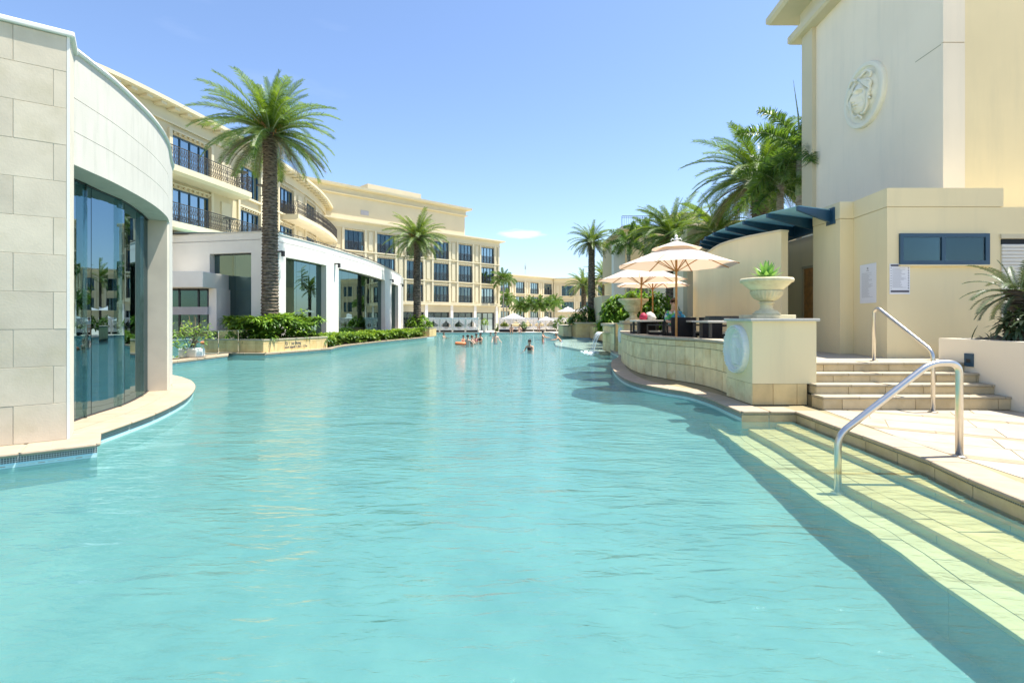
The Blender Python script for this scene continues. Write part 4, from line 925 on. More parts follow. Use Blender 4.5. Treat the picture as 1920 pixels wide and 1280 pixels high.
# ------------------------------------------------------------------ right: terrace wall, plinth, urns
tw = thing('terrace_wall', 'curved low wall of pale green-yellow stone tiles round the raised terrace', 'wall', (4, 14, .2))
tp = catmull([(4.75, 21.5), (4.24, 19.8), (3.92, 18.2), (3.72, 16.5), (3.62, 15.2), (3.70, 14.1), (4.05, 13.0), (4.38, 12.2), (4.5, 11.4), (4.47, 10.6), (4.42, 10.2)], 4)
b = MB(); b.wall(tp, -.35, -.0, .2, 1.2); b.build('wall_core', 'tile_grout', tw)
T = plen(tp); n = round(T/.34); rz_ = [.2, .62, 1.06, 1.21]
for i in range(n):
    for r in range(3):
        q = MB(); q.wall(subpath(tp, T*i/n+.006, T*(i+1)/n-.006), -.01, .012+random.uniform(0, .002), rz_[r]+.007, rz_[r+1]-.007); q.build('tile', 'terrace_tile', tw)
n = round(T/.45)
for i in range(n): q = MB(); q.wall(subpath(tp, T*i/n+.003, T*(i+1)/n-.003), -.4, .05, 1.215, 1.28); q.build('cap_stone', 'planter_cap', tw, bevel=.012)
px0, px1, py0, py1 = 4.32, 5.47, 9.2, 10.3
ph = thing('corner_plinth', 'broad cream plinth with round relief carrying the large urn beside the steps', 'plinth', ((px0+px1)/2, 9.7, .2))
b = MB(); b.box(px0, px1, py0, py1, .58, 1.70); b.build('plinth_body', 'tower_yellow', ph)
b = MB(); b.box(px0+.012, px1-.2, py0+.012, py1, .2, .58); b.build('base_core', 'grout_dark', ph)
for x0, x1 in ((0, .37), (.37, .8), (.8, .98)): b = MB(); b.box(px0+x0+.004, px0+x1-.004, py0-.004, py0+.03, .204, .575); b.build('base_tile', 'ochre_tile', ph)
for y0, y1 in ((0, .3), (.3, .7), (.7, 1.1)): b = MB(); b.box(px0-.004, px0+.03, py0+y0+.004, py0+y1-.004, .204, .575); b.build('base_tile', 'terrace_tile', ph)
b = MB(); b.box(px0-.05, px1+.04, py0-.05, py1+.03, 1.70, 1.75); b.build('plinth_cap', 'white_render', ph, bevel=.008)
def relief(name, R, hf, m, M, parent, rings=44, seg=88, tubes=()):
    b = MB(); vs = [M @ Vector((0, 0, hf(0, 0)))]
    for i in range(1, rings+1):
        for j in range(seg):
            a = 2*PI*j/seg; r = i/rings; x, y = math.cos(a)*r, math.sin(a)*r; vs.append(M @ Vector((x*R, y*R, hf(x, y))))
    for j in range(seg): a = 2*PI*j/seg; vs.append(M @ Vector((math.cos(a)*R, math.sin(a)*R, -.03)))
    fs = [(0, 1+j, 1+(j+1) % seg) for j in range(seg)]
    for i in range(rings):
        for j in range(seg): a = 1+i*seg+j; c = 1+i*seg+(j+1) % seg; fs.append((a, a+seg, c+seg, c))
    b.mesh(vs, fs)
    for pts, r in tubes: b.tube([M @ Vector((x*R, y*R, z)) for x, y, z in pts], r, 6)
    return b.build(name, m, parent, smooth=True)
def sm(x): x = max(0, min(1, x)); return x*x*(3-2*x)
def figure_h(x, y):
    r = math.hypot(x, y); h = .0
    h += .045*sm((r-.82)/.03)*sm((1.0-r)/.03)-.02*sm((r-.88)/.015)*sm((.93-r)/.015)
    h += .012*(math.sin(math.atan2(y, x)*44) > 0)*sm((r-.93)/.02)
    if r < .8:
        def cap(ax, ay, bx, by, w_, H_):
            px_, py_ = x-ax, y-ay; dx, dy = bx-ax, by-ay; t = max(0, min(1, (px_*dx+py_*dy)/(dx*dx+dy*dy))); d = math.hypot(px_-dx*t, py_-dy*t); return H_*math.sqrt(max(0, 1-(d/w_)**2))
        h = max(h, cap(.0, .52, .0, .56, .09, .05), cap(0, .35, 0, .05, .13, .055), cap(-.04, .0, -.12, -.55, .09, .05), cap(.06, 0, .10, -.55, .08, .05),
                cap(-.1, .33, -.32, .15, .05, .04), cap(-.32, .15, -.22, .45, .04, .035), cap(.1, .33, .3, .05, .05, .04), cap(.3, .05, .36, -.55, .035, .03),
                cap(-.35, -.62, .4, -.62, .04, .03), cap(-.35, .5, -.30, -.2, .025, .02), cap(-.22, -.15, -.34, -.5, .10, .03))
    return h
Mm = Matrix(((0, 0, -1, px0-.012), (-1, 0, 0, 9.77), (0, 1, 0, 1.17), (0, 0, 0, 1)))
relief('round_relief', .46, figure_h, 'medallion', Mm @ Matrix.Diagonal((1, 1, 1.9, 1)), ph, 60, 120)
# urn
def urn(label, x, y, z, R, m='cast_stone', group='stone urns on the terrace', sq=True):
    t = thing('stone_urn', label, 'urn', (x, y, z), group); k = R/.5; q_ = k*.83
    P = lambda prof: [(r*k, h_*q_) for r, h_ in prof]
    b = MB(); b.box(x-.40*k, x+.40*k, y-.40*k, y+.40*k, z, z+.09*q_); b.build('base_slab', m, t, bevel=.01)
    b = MB(); b.lathe(P([(.26, .09), (.27, .13), (.24, .15), (.21, .19), (.14, .22), (.12, .27), (.12, .36), (.15, .38), (.17, .40), (.13, .42), (.12, .43)]), (x, y, z), 28); b.build('stem', m, t, smooth=True)
    b = MB(); b.lathe(P([(.11, .43), (.16, .45), (.23, .50), (.28, .57), (.31, .66), (.31, .70), (.27, .71)]), (x, y, z), 80, flute=(.46*q_, .67*q_, 26)); b.build('fluted_bowl', m, t, smooth=True)
    b = MB(); b.lathe(P([(.29, .70), (.31, .72), (.37, .78), (.43, .84), (.47, .89), (.50, .90), (.515, .93), (.515, .97), (.50, 1.0), (.46, 1.0), (.42, .97), (.3, .96), (.05, .96)]), (x, y, z), 40); b.build('bowl_rim', m, t, smooth=True)
    return z+.97*q_
zt = urn('large ochre stained stone urn on the broad corner plinth', 4.83, 9.72, 1.75, .455)
random.seed(21); b = MB()
for k, (n_, t_) in enumerate(((5, .15), (8, .5), (9, .9), (9, 1.25))):
    for i in range(n_):
        a = 2*PI*(i+k*.37)/n_+random.uniform(-.1, .1); d = Vector((math.cos(a)*math.sin(t_), math.sin(a)*math.sin(t_), math.cos(t_)))
        s_ = d.cross(Vector((0, 0, 1))).normalized(); L = .34; p = Vector((4.83, 9.72, zt+.03)); r = random.random(); upv = s_.cross(d)
        m_ = p+d*L*.5; e_ = p+d*L+Vector((0, 0, .01))
        for sg_ in (-1, 1): b.face([p+s_*sg_*.02, m_+s_*sg_*.055, m_-upv*.012], r=r); b.face([m_+s_*sg_*.055, e_, m_-upv*.012], r=r); b.face([p+s_*sg_*.02, m_-upv*.012, p], r=r)
tag(b.build('agave_plant', 'agave_leaf', None, org=(4.83, 9.72, zt)), 'pale green rosette agave growing in the large urn on the plinth', 'agave')
# grille box beside the urn, dark strip in the photo
gr = thing('vent_grille', 'flat dark grille lying on the plinth cap left of the big urn', 'grille', (4.45, 10.1, 1.75))
b = MB()
for i in range(14): b.box(4.0+i*.05, 4.035+i*.05, 10.36, 10.6, 1.75, 1.80)
b.box(3.98, 4.72, 10.34, 10.62, 1.72, 1.765); b.build('slats', 'iron', gr)
# end pedestal of the terrace wall with a second relief, urns behind
pe = thing('end_pedestal', 'pale pedestal with small blue-white relief at the far end of the terrace wall', 'pedestal', (5, 21.5, .9))
b = MB(); b.box(4.62, 5.7, 21.2, 22.3, .2, 1.5); b.build('pedestal_body', 'terrace_tile', pe); b = MB(); b.box(4.57, 5.75, 21.15, 22.35, 1.5, 1.56); b.build('pedestal_cap', 'planter_cap', pe)
relief('round_relief', .33, figure_h, 'medallion', Matrix(((0, 0, -1, 4.605), (-1, 0, 0, 21.75), (0, 1, 0, 1.05), (0, 0, 0, 1))), pe, 16, 32)
z2 = urn('ochre stone urn with spiky plant on the far end pedestal, behind the dining table', 5.15, 21.75, 1.56, .62)
z3 = urn('ochre stone urn with dark spiky plant beyond the terrace table near the curved wall', 7.6, 20.2, .95, .52)
for (x, y, z, lab, mm) in ((5.15, 21.75, z2, 'spiky fern-like plant in the urn on the far end pedestal', 'feather_leaf'), (7.6, 20.2, z3, 'dark spiky agave in the urn beyond the terrace table', 'cycad_leaf')):
    b = MB(); rosette(b, (x, y, z), 26, .48, .07, 1.0, .35); tag(b.build('spiky_plant', mm, None, org=(x, y, z)), lab, 'plant')

# ------------------------------------------------------------------ waterfall pier, far planter wall, shrubs, palms
wf = thing('waterfall_pier', 'ochre tiled pier with water spout beside the terrace wall', 'pier', (5, 25, .1))
b = MB(); b.box(4.85, 5.6, 24.0, 24.3, .05, 1.52); b.box(4.9, 5.55, 24.3, 27.6, .05, 1.36); b.build('pier_core', 'tile_grout', wf)
for z0, z1 in ((.06, .52), (.52, 1.02), (1.02, 1.5)):
    b = MB(); b.box(4.86, 5.6, 23.985, 24.0, z0+.006, z1-.006); b.build('tile', 'ochre_tile', wf)
    for k in range(3): b = MB(); b.box(4.885, 4.9, 24.34+k*1.08, 25.4+k*1.08, z0+.006, min(1.34, z1-.006)); b.build('tile', 'terrace_tile', wf)
b = MB(); b.box(4.8, 5.65, 24.32, 27.7, 1.36, 1.5); b.build('pier_cap', 'planter_cap', wf)
b = MB(); b.box(4.55, 4.9, 25.6, 27.2, 1.0, 1.06); b.build('spout_lip', 'cast_stone', wf)
wm, n_, l_ = _new('falling_water'); b_ = n_['Principled BSDF']; b_.inputs['Base Color'].default_value = (.9, .95, .97, 1); b_.inputs['Roughness'].default_value = .3
tr = n_.new('ShaderNodeBsdfTransparent'); mxs = n_.new('ShaderNodeMixShader'); g_ = n_.new('ShaderNodeNewGeometry'); mp_ = n_.new('ShaderNodeMapping'); mp_.inputs['Scale'].default_value = (6, 6, .8); l_.new(g_.outputs['Position'], mp_.inputs[0])
no = n_.new('ShaderNodeTexNoise'); no.inputs['Scale'].default_value = 1.5; l_.new(mp_.outputs[0], no.inputs['Vector']); mr_ = n_.new('ShaderNodeMapRange'); mr_.inputs['From Min'].default_value = .35; mr_.inputs['From Max'].default_value = .65; mr_.inputs['To Min'].default_value = .25; mr_.inputs['To Max'].default_value = .95
l_.new(no.outputs['Fac'], mr_.inputs['Value']); l_.new(mr_.outputs[0], mxs.inputs[0]); l_.new(tr.outputs[0], mxs.inputs[1]); l_.new(b_.outputs[0], mxs.inputs[2]); l_.new(mxs.outputs[0], n_['Material Output'].inputs[0])
b = MB(); random.seed(4); A = []
for i in range(15):
    y = 25.6+1.6*i/14; col = []
    for k in range(9): t = k/8; col.append(Vector((4.56-.45*t-.02*math.sin(i*2.1), y+(.1*math.sin(i*1.7)-.02*(i-7))*t, 1.05-1.02*t*t+.0)))
    A.append(col)
for i in range(14):
    for k in range(8):
        if k > 2 and i % 4 == 3: continue
        b.face([A[i][k], A[i+1][k], A[i+1][k+1], A[i][k+1]])
tag(b.build('waterfall', 'falling_water', None, smooth=True, org=(4.4, 26.4, W)), 'thin white sheet of water falling from the spout into the pool', 'waterfall')
b = MB()
for i in range(34): p = Vector((4.1+random.gauss(0, .16), 26.4+random.gauss(0, .5), W)); s_ = random.uniform(.02, .09); b.mesh([p+Vector((math.cos(a)*s_*1.6, math.sin(a)*s_, 0)) for a in (0, 1.05, 2.1, 3.14, 4.2, 5.2)]+[p+Vector((0, 0, s_*.25))], [(0, 1, 6), (1, 2, 6), (2, 3, 6), (3, 4, 6), (4, 5, 6), (5, 0, 6)])
o = b.build('foam', 'foam', None); o['kind'] = 'stuff'; o['label'] = 'white foam where the falling water meets the pool'; o['category'] = 'foam'
pw = thing('planter_wall', 'long ochre rendered planter wall beside the shallow shelf', 'wall', (7, 44, .1))
b = MB(); b.box(5.5, 8.9, 43.6, 48, .1, 1.3); b.build('wall_core', 'ochre_tile', pw); b = MB(); b.box(5.4, 9.0, 43.5, 48, 1.3, 1.42); b.build('wall_cap', 'planter_cap', pw)
b = MB(); b.box(4.7, 5.45, 46.8, 52, .1, 1.05); b.build('low_wall', 'terrace_tile', pw); b = MB(); b.box(4.6, 5.5, 46.7, 52, 1.05, 1.15); b.build('wall_cap', 'planter_cap', pw)
b = MB(); b.box(6.6, 9.5, 27.5, 43.3, .1, 1.1); b.build('side_wall', 'ochre_tile', pw)
b = MB(); b.box(7.6, 7.85, 43.56, 43.6, .75, 1.05); b.build('white_notice', 'sign_white', pw)
def shrub(label, c, rad, n, L, wd, m, seed, name='shrub', per=6):
    random.seed(seed); b = MB(); bush(b, c, rad, n, L, wd, per); return tag(b.build(name, m, None, org=c), label, 'shrub', 'shrubs round the terrace')
shrub('large dense broad-leaved green shrub behind the far umbrella pole', (6.9, 30, 1.0), (1.9, 1.3, 2.4), 600, .45, .13, 'bush_leaf', 31)
shrub('dense green shrub between the umbrella pole and the seated man', (7.7, 28.5, 1.0), (1.8, 1.2, 2.3), 560, .42, .12, 'bush_leaf', 32)
shrub('loose green bush at the foot of the centre palm', (6.4, 45.3, 1.3), (1.3, .9, 1.5), 170, .45, .12, 'feather_leaf', 33)
shrub('low round bright bush right of the centre palm on the planter wall', (8.3, 44.6, 1.3), (1.0, .7, .75), 130, .35, .1, 'hedge_leaf', 34)
palm('date palm with long drooping grey skirt on the ochre planter wall, centre', (7.15, 46, 1.3), 8.6, 2.25, .36, .27, 64, 'far', 3.0, .7, seed=12)
palm('smaller date palm left behind the centre palm', (8.4, 60, .1), 5.6, 2.5, .3, .28, 54, 'far', 3.0, .3, seed=13)
palm('smaller date palm half hidden right behind the centre palm', (10.5, 58, .1), 6.4, 2.5, .32, .28, 54, 'far', 3.0, .3, seed=14)
palm('broad date palm crown rising behind the largest umbrella', (10.6, 34, .9), 7.2, 3.0, .4, .34, 78, 'far', 3.0, .15, seed=15)
palm('huge date palm crown spreading over the blue canopy beside the tower', (12.4, 25.5, .9), 8.7, 3.6, .5, .42, 96, 'near', 3.1, .2, seed=16)
palm('date palm low behind the blue canopy, left of the huge palm', (11.6, 29, .9), 6.6, 2.8, .4, .34, 70, 'near', 3.1, .15, seed=17)
palm('foxtail palm with bushy plumes and green crownshaft against the tower', (11.42, 20.3, .9), 8.35, 2.6, .16, .13, 12, 'feather', 2.4, 0, name='foxtail_palm', trunk='smooth_trunk', seed=18, scars=24)
palm('foxtail palm with bushy plumes standing beside the cream column', (9.0, 39.5, .9), 7.6, 1.9, .16, .14, 16, 'feather', 2.4, 0, name='foxtail_palm', trunk='smooth_trunk', seed=19, scars=20)
palm('slim foxtail palm with its head just under the roof railing', (10.2, 39, .9), 8.3, 1.7, .15, .12, 12, 'feather', 2.4, 0, name='foxtail_palm', trunk='smooth_trunk', seed=20, scars=20)
palm('foxtail palm whose plumes droop in front of the huge date palm', (11.0, 21, .9), 7.2, 2.2, .15, .13, 14, 'feather', 2.4, 0, name='foxtail_palm', trunk='smooth_trunk', seed=23, scars=20)
sp = MB(); sp.tube([(11.42, 20.3, 8.4), (11.35, 20.3, 9.8), (11.15, 20.3, 11.2)], [.05, .03, .005], 5); sp.tube([(11.42, 20.3, 6.6), (11.42, 20.3, 8.45)], [.18, .10], 10)
fx = [o for o in COL.objects if o.name == 'foxtail_palm'][0]; sp.build('crownshaft', 'green_trunk', fx)
pg = 'young palms in the bed before the distant block'
labs = ['young clumping palm at the corner of the yellow hotel block', 'taller young palm second from the hotel corner', 'young palm below the first window column of the distant block', 'young palm below the middle window column of the distant block', 'young palm left of the far white umbrella', 'young palm right end of the row before the distant block', 'small young palm between distant block windows and cabanas']
for i, (px, Y, h_, R) in enumerate(((944, 70, 7.2, 2.0), (950, 74, 4.6, 1.9), (976, 80, 3.6, 1.9), (994, 80, 3.9, 2.0), (1012, 80, 3.8, 1.9), (1030, 80, 3.9, 2.0), (1040, 84, 4.4, 1.9))):
    palm(labs[i], ((px-960)/960*Y, Y, .1), h_, R, .09, .07, 18, 'feather', 2.4, 0, pg, 'young_palm', 'smooth_trunk', seed=40+i, scars=6)
shrub('pale green shrub in the bed at the hotel corner beside the door', ((944-960)/960*66, 66, .1), (1.0, .8, 1.6), 90, .5, .12, 'light_leaf', 35)

# ------------------------------------------------------------------ tower, service block, curved screen wall, canopy (right)
to = thing('tower_building', 'tall cream tower with round head relief and lower yellow service block', 'building', (9, 12, .92))
a = Vector((10.5, 12.5)); d = Vector((.0625, 1)).normalized(); e = a+d*6.55
b = MB(); b.prism([tuple(a), (18, 12.5), (18, 19.05), tuple(e)], .9, 13.2); b.build('tower_wall', 'tower_white', to)
b = MB(); b.box(10.49, 11.02, 12.455, 12.52, 4.5, 8.45); b.box(10.49, 11.02, 12.455, 12.52, 8.47, 13.2); b.build('corner_pilaster', 'tower_white', to)
b = MB(); b.box(11.02, 18, 12.48, 12.52, .9, 13.2); b.build('front_wall', 'tower_yellow', to)
q = e-d*.0; b = MB(); nl_ = Vector((-d.y, d.x))
b.wall([tuple(e+nl_*.0-d*.02), tuple(e-d*.75)], -.1, .14, .9, 7.35); b.wall([tuple(e+nl_*.0-d*.02), tuple(e-d*.75)], -.1, .14, 7.38, 12.2); b.build('edge_pilaster', 'cream_light', to)
P_ = [tuple(e+Vector((6, .1))), tuple(e+nl_*0+d*.1), tuple(a-d*.1+Vector((0, 0)))]
b = MB(); b.sweep(P_, [(-.2, 12.15), (.35, 12.15), (.42, 12.22), (.42, 12.45), (.1, 12.5), (.1, 13.15), (.9, 13.2), (1.0, 13.3), (1.0, 13.5), (-.2, 13.5)]); b.build('cornice', 'cream_light', to)
b = MB(); b.wall([tuple(a+d*.9-nl_*.0), tuple(a+d*.01)], -.004, .004, 8.44, 8.46); b.build('groove', 'groove', to)
def head_h(x, y):
    r = math.hypot(x, y); h = .045*sm((r-.84)/.03)*sm((1.0-r)/.02)
    Xh, Yh = x/.66, (y-.06)/.66; fh = 1-Xh*Xh-Yh*Yh
    if fh > 0: h = max(h, .075*min(1, fh*2.5)**.5+.022*math.sin(9*math.atan2(y+.1, x)+14*r)*min(1, fh*3))
    X, Y = (x)/.36, (y+.10)/.50; f = 1-X*X-Y*Y
    if f > 0:
        z = .05+.15*math.sqrt(f)
        if -.22 < y < .16: z += .085*math.exp(-(x/.045)**2)*(.30+.70*sm((.16-y)/.36))
        for s in (-1, 1):
            z -= .12*math.exp(-((x-s*.14)/.09)**2-((y-.04)/.055)**2); z += .045*math.exp(-((x-s*.14)/.05)**2-((y-.035)/.02)**2)
            z += .04*math.exp(-((x-s*.14)/.1)**2-((y-.13)/.025)**2); z -= .05*math.exp(-((x-s*.2)/.08)**2-((y+.25)/.12)**2)
        z += .06*math.exp(-(x/.11)**2-((y+.30)/.025)**2)+.055*math.exp(-(x/.09)**2-((y+.38)/.028)**2)-.06*math.exp(-(x/.12)**2-((y+.34)/.015)**2)
        h = max(h, z*sm(f*6))
    return h
tubes = []
for s in (-1, 1):
    for k in range(4):
        a0_ = .35+k*.22; c = [(s*.28*math.sin(a0_)*1.1, .05+.38*math.cos(a0_*.9), .13), (s*(.48+.03*k), .30-.1*k, .12), (s*(.58-.04*k), .18-.12*k, .10), (s*(.50+.03*(k % 2)), .02-.11*k, .09)]
        tubes.append((catmull(c, 4), .035))
    tubes.append((catmull([(s*.45, .0, .10), (s*.42, -.25, .10), (s*.38, -.45, .09), (s*.22, -.60, .08), (s*.05, -.58, .08)], 4), .04))
    tubes.append((catmull([(s*.1, .52, .12), (s*.35, .62, .10), (s*.55, .50, .09), (s*.50, .36, .09)], 4), .04))
tubes.append((catmull([(-.1, -.57, .09), (0, -.66, .08), (.06, -.72, .07), (-.02, -.75, .06)], 4), .035))
cR = a+d*2.95; rx, ry = 10.68, 15.4
# relief local axes: x along the wall towards the viewer, y up, z out of the wall
Mr = Matrix(((-d.x, 0, nl_.x, cR.x), (-d.y, 0, nl_.y, cR.y), (0, 1, 0, 8.47), (0, 0, 0, 1)))
relief('head_relief', .95, head_h, 'relief', Mr @ Matrix.Translation((0, 0, .06)) @ Matrix.Diagonal((1, 1, 1.5, 1)), to, 60, 120, tubes)
b = MB(); b.tube([Mr @ Vector((0, 0, -.02)), Mr @ Vector((0, 0, .055))], .95, 64); b.build('relief_disc', 'relief', to)
# service block
zb_ = 4.55; blk = [(8.06, 11.0), (15, 11.0), (15, 12.47), (10.45, 12.47), (10.9, 19.0), (8.6, 19.0), (8.6, 13.4), (7.88, 13.4), (7.88, 12.3), (8.2, 12.3)]
b = MB(); b.prism([p for p in blk[:5]]+[(10.9, 19), (8.62, 19), (8.62, 13.4), (7.88, 13.4), (7.88, 12.3), (8.2, 12.3)], .9, 4.14); b.build('block_wall', 'tower_yellow', to)
b = MB(); b.prism([(8.05, 10.99), (10.55, 10.99), (10.55, 12.45), (10.6, 14.5), (8.3, 14.5), (8.3, 13.4), (7.87, 13.4), (7.87, 12.29), (8.19, 12.29)], 4.15, zb_); b.build('parapet', 'tower_yellow', to)
b = MB(); b.prism([(8.09, 11.02), (10.5, 11.02), (10.6, 14.4), (8.3, 14.4), (8.23, 12.32)], 4.13, 4.16); b.build('groove', 'groove', to)
f_ = MB()
for x0, x1, z0, z1 in ((8.31, 10.23, 3.49, 3.57), (8.31, 10.23, 2.90, 2.99), (8.31, 8.38, 2.99, 3.49), (10.14, 10.23, 2.99, 3.49), (9.20, 9.28, 2.99, 3.49)): f_.box(x0, x1, 10.955, 11.02, z0, z1)
fw = f_.build('window', 'navy', to)
for x0, x1 in ((8.38, 9.20), (9.28, 10.14)): b = MB(); b.box(x0, x1, 10.975, 10.985, 2.99, 3.49); b.build('pane', 'window_glass', fw); b = MB(); b.box(x0, x1, 10.99, 10.995, 2.99, 3.49); b.build('blind', 'room_mid', fw)
b = MB(); b.box(8.29, 10.27, 10.93, 11.01, 2.87, 2.90); b.build('sill', 'tower_yellow', fw)
sh = MB(); sh.box(10.48, 12.6, 10.96, 11.0, 3.46, 3.56); hd = sh.build('shutter_head', 'cream_light', to)
b = MB(); b.box(10.5, 12.6, 10.975, 11.0, 3.34, 3.45); b.build('shutter_gap', 'dark_room', hd)
for i in range(22): b = MB(); z = 3.34-i*.075; b.box(10.5, 12.6, 10.965, 10.999, z-.068, z); b.build('shutter_slat', 'shutter', hd, bevel=.01)
dx = MB(); dx.box(8.59, 8.62, 14.35, 15.05, .92, 3.2); dd = dx.build('door', 'wood', to); dx = MB(); dx.box(8.55, 8.63, 14.3, 14.36, .92, 3.27); dx.box(8.55, 8.63, 15.05, 15.11, .92, 3.27); dx.box(8.55, 8.63, 14.3, 15.11, 3.2, 3.27); dx.build('door_frame', 'cream_dim', dd)
b = MB(); b.box(7.3, 8.0, 13.42, 13.9, .92, 1.12); b.build('door_step', 'planter_cap', to)
# notices
for nm, lab in (('left', 'tall white notice board on the angled side of the service block'), ('front', 'white notice with black header and footer bars under the dark window')):
    if nm == 'left':
        p0 = Vector((8.10, 11.38, 0)); p1 = Vector((8.165, 11.98, 0)); t_ = (p1-p0).normalized(); no_ = Vector((-t_.y, t_.x, 0)); z0, z1 = 2.1, 2.99; Wd = .62
        M = Matrix(((-t_.x, no_.x, 0, (p0+p1).x/2+no_.x*.003), (-t_.y, no_.y, 0, (p0+p1).y/2+no_.y*.003), (0, 0, 1, 0), (0, 0, 0, 1)))
    else:
        z0, z1 = 2.27, 2.92; Wd = .43; M = Matrix(((1, 0, 0, 8.32), (0, -1, 0, 10.997), (0, 0, 1, 0), (0, 0, 0, 1)))
    t = thing('notice_board', lab, 'notice', M @ Vector((0, 0, z0)))
    b = MB(); b.box(-Wd/2, Wd/2, 0, .015, z0, z1, 0, M); b.build('board', 'sign_white', t)
    tx = MB(); bar = MB(); random.seed(6); z = z1-.2 if nm == 'left' else z1-.09
    while z > z0+.1:
        if random.random() < .85: wl = random.uniform(.5, .92); tx.box(-Wd*.38, Wd*(-.38+.76*wl), .015, .0165, z-.006, z, 0, M)
        z -= .022 if nm == 'left' else .0165
    tx.build('text_lines', 'sign_grey', t, kind='stuff')
    if nm == 'front':
        bar.box(-Wd*.46, Wd*.46, .015, .017, z1-.055, z1-.012, 0, M); bar.box(-Wd*.46, Wd*.46, .015, .017, z0+.04, z0+.085, 0, M)
        for k in range(9): bar.box(Wd*.40, Wd*.45, .015, .017, z1-.1-k*.054, z1-.075-k*.054, 0, M); bar.box(-Wd*.46, -Wd*.42, .015, .017, z1-.1-k*.054, z1-.085-k*.054, 0, M)
        bar.build('printed_bars', 'sign_print', t, kind='stuff')
    else: bar.tube([M @ Vector((0, .014, z1-.1)), M @ Vector((0, .018, z1-.1))], .03, 12); bar.box(-.05, .05, .015, .0175, z1-.16, z1-.145, 0, M); bar.build('round_crest', 'sign_grey', t)
# curved screen wall
cw = thing('curved_screen_wall', 'curved plain cream wall standing under the blue canopy behind the urn', 'wall', (6.6, 15, .92))
cpth = catmull([(7.6, 21.5), (7.05, 19.3), (6.72, 17.5), (6.42, 15.7), (6.54, 14.37), (6.97, 13.25)], 5)
b = MB(); b.wall(cpth, -.24, 0, .9, 4.0); b.build('wall', 'tower_yellow', cw, smooth=False)
b = MB(); b.wall(cpth, -.27, .03, 4.0, 4.05); b.build('wall_cap', 'cream_light', cw)
# blue canopy of fins and glass
cn = thing('fin_canopy', 'dark blue steel canopy with pale glass between fan of fins', 'canopy', (7.8, 13, 4.2))
tips = [(6.8, 12.2), (6.5, 13.05), (6.32, 14.0), (6.25, 14.96), (6.25, 15.9), (6.3, 16.7), (6.45, 17.5), (6.75, 18.4)]
roots = [(7.86, 12.62), (8.1, 13.7), (8.2, 14.9), (8.3, 16.0), (8.35, 17.0), (8.4, 17.9), (8.45, 18.7), (8.5, 19.5)]
for i, (t_, r_) in enumerate(zip(tips, roots)):
    t_ = Vector((*t_, 4.42)); r_ = Vector((*r_, 4.40)); dd_ = (r_-t_).normalized(); sd_ = Vector((dd_.y, -dd_.x, 0))*.03
    b = MB(); vs = [t_+sd_, t_-sd_, r_-sd_, r_+sd_, t_+sd_+Vector((0, 0, -.10)), t_-sd_+Vector((0, 0, -.10)), r_-sd_+Vector((0, 0, -.30)), r_+sd_+Vector((0, 0, -.30))]
    b.mesh(vs, [(0, 1, 2, 3), (7, 6, 5, 4), (0, 4, 5, 1), (1, 5, 6, 2), (2, 6, 7, 3), (3, 7, 4, 0)]); b.build('fin', 'navy', cn)
    if i < len(tips)-1:
        t2 = Vector((*tips[i+1], 4.43)); r2 = Vector((*roots[i+1], 4.41)); k = .06; a_ = t_.lerp(r_, k); c_ = t2.lerp(r2, k)
        b = MB(); vs = [a_, c_, r2, r_]; b.mesh([v_+Vector((0, 0, .01)) for v_ in vs]+[v_+Vector((0, 0, .03)) for v_ in vs], [(3, 2, 1, 0), (4, 5, 6, 7), (0, 1, 5, 4), (1, 2, 6, 5), (2, 3, 7, 6), (3, 0, 4, 7)]); b.build('glass_panel', 'fin_glass', cn)
b = MB(); b.wall([(roots[0][0]+.0, roots[0][1]-.15)]+roots, -.03, .05, 4.06, 4.46); b.build('edge_beam', 'navy', cn)
# planter wall on the right with cycad
pr = thing('right_planter', 'plain cream planter wall flanking the steps with a blue switch box', 'planter', (9, 9, .2))
b = MB(); b.prism([(8.5, 5.5), (8.78, 5.5), (8.78, 9.95), (12.8, 9.95), (12.8, 10.2), (8.5, 10.2)], .19, 1.36); b.build('wall', 'tower_white', pr)
b = MB(); b.box(8.7, 12.7, 5.5, 10, 1.2, 1.28); b.build('soil', 'soil', pr)
b = MB(); b.box(8.475, 8.5, 9.42, 9.60, .86, 1.10); sb_ = b.build('switch_box', 'navy', pr); b = MB(); b.box(8.468, 8.476, 9.47, 9.55, .93, 1.0); b.build('socket', 'navy_dark', sb_)
palm('squat cycad with stiff feather leaves and shaggy trunk in the right planter', (9.4, 9.5, 1.25), 2.28, .88, .22, .18, 38, 'cycad', 1.0, 0, None, 'cycad', 'palm_trunk', cat='cycad', seed=51, scars=16)
palm('second cycad nearer the frame edge in the right planter', (9.3, 8.8, 1.25), 1.9, .8, .14, .12, 18, 'cycad', 1.0, 0, None, 'cycad', 'palm_trunk', cat='cycad', seed=52, scars=8)
shrub('small star-leaved green plant below the cycad in the right planter', (9.0, 9.0, 1.5), (.3, .3, .45), 26, .3, .05, 'cycad_leaf', 53, per=7)
random.seed(55); b = MB()
for i in range(10):
    x = 8.75+random.random()*.5; y = 9.75-random.random()*.6; s_ = random.uniform(.04, .09); b.lathe([(s_*.4, -.02), (s_, s_*.3), (s_*.9, s_*.9), (s_*.3, s_*1.3)], (x, y, 1.36-.06+s_*.3), 8)
tag(b.build('lichen_rocks', 'dark_rock', None, org=(9, 9.4, 1.3)), 'row of small weathered rocks along the planter edge under the cycad', 'rocks')
b = MB()
for i in range(40): p = Vector((8.72+random.random()*.6, 9.8-random.random()*1.2, 1.3)); leaf(b, p, (random.uniform(-.7, .2), random.uniform(-.5, .3), .7), random.uniform(.2, .4), .022, .9)
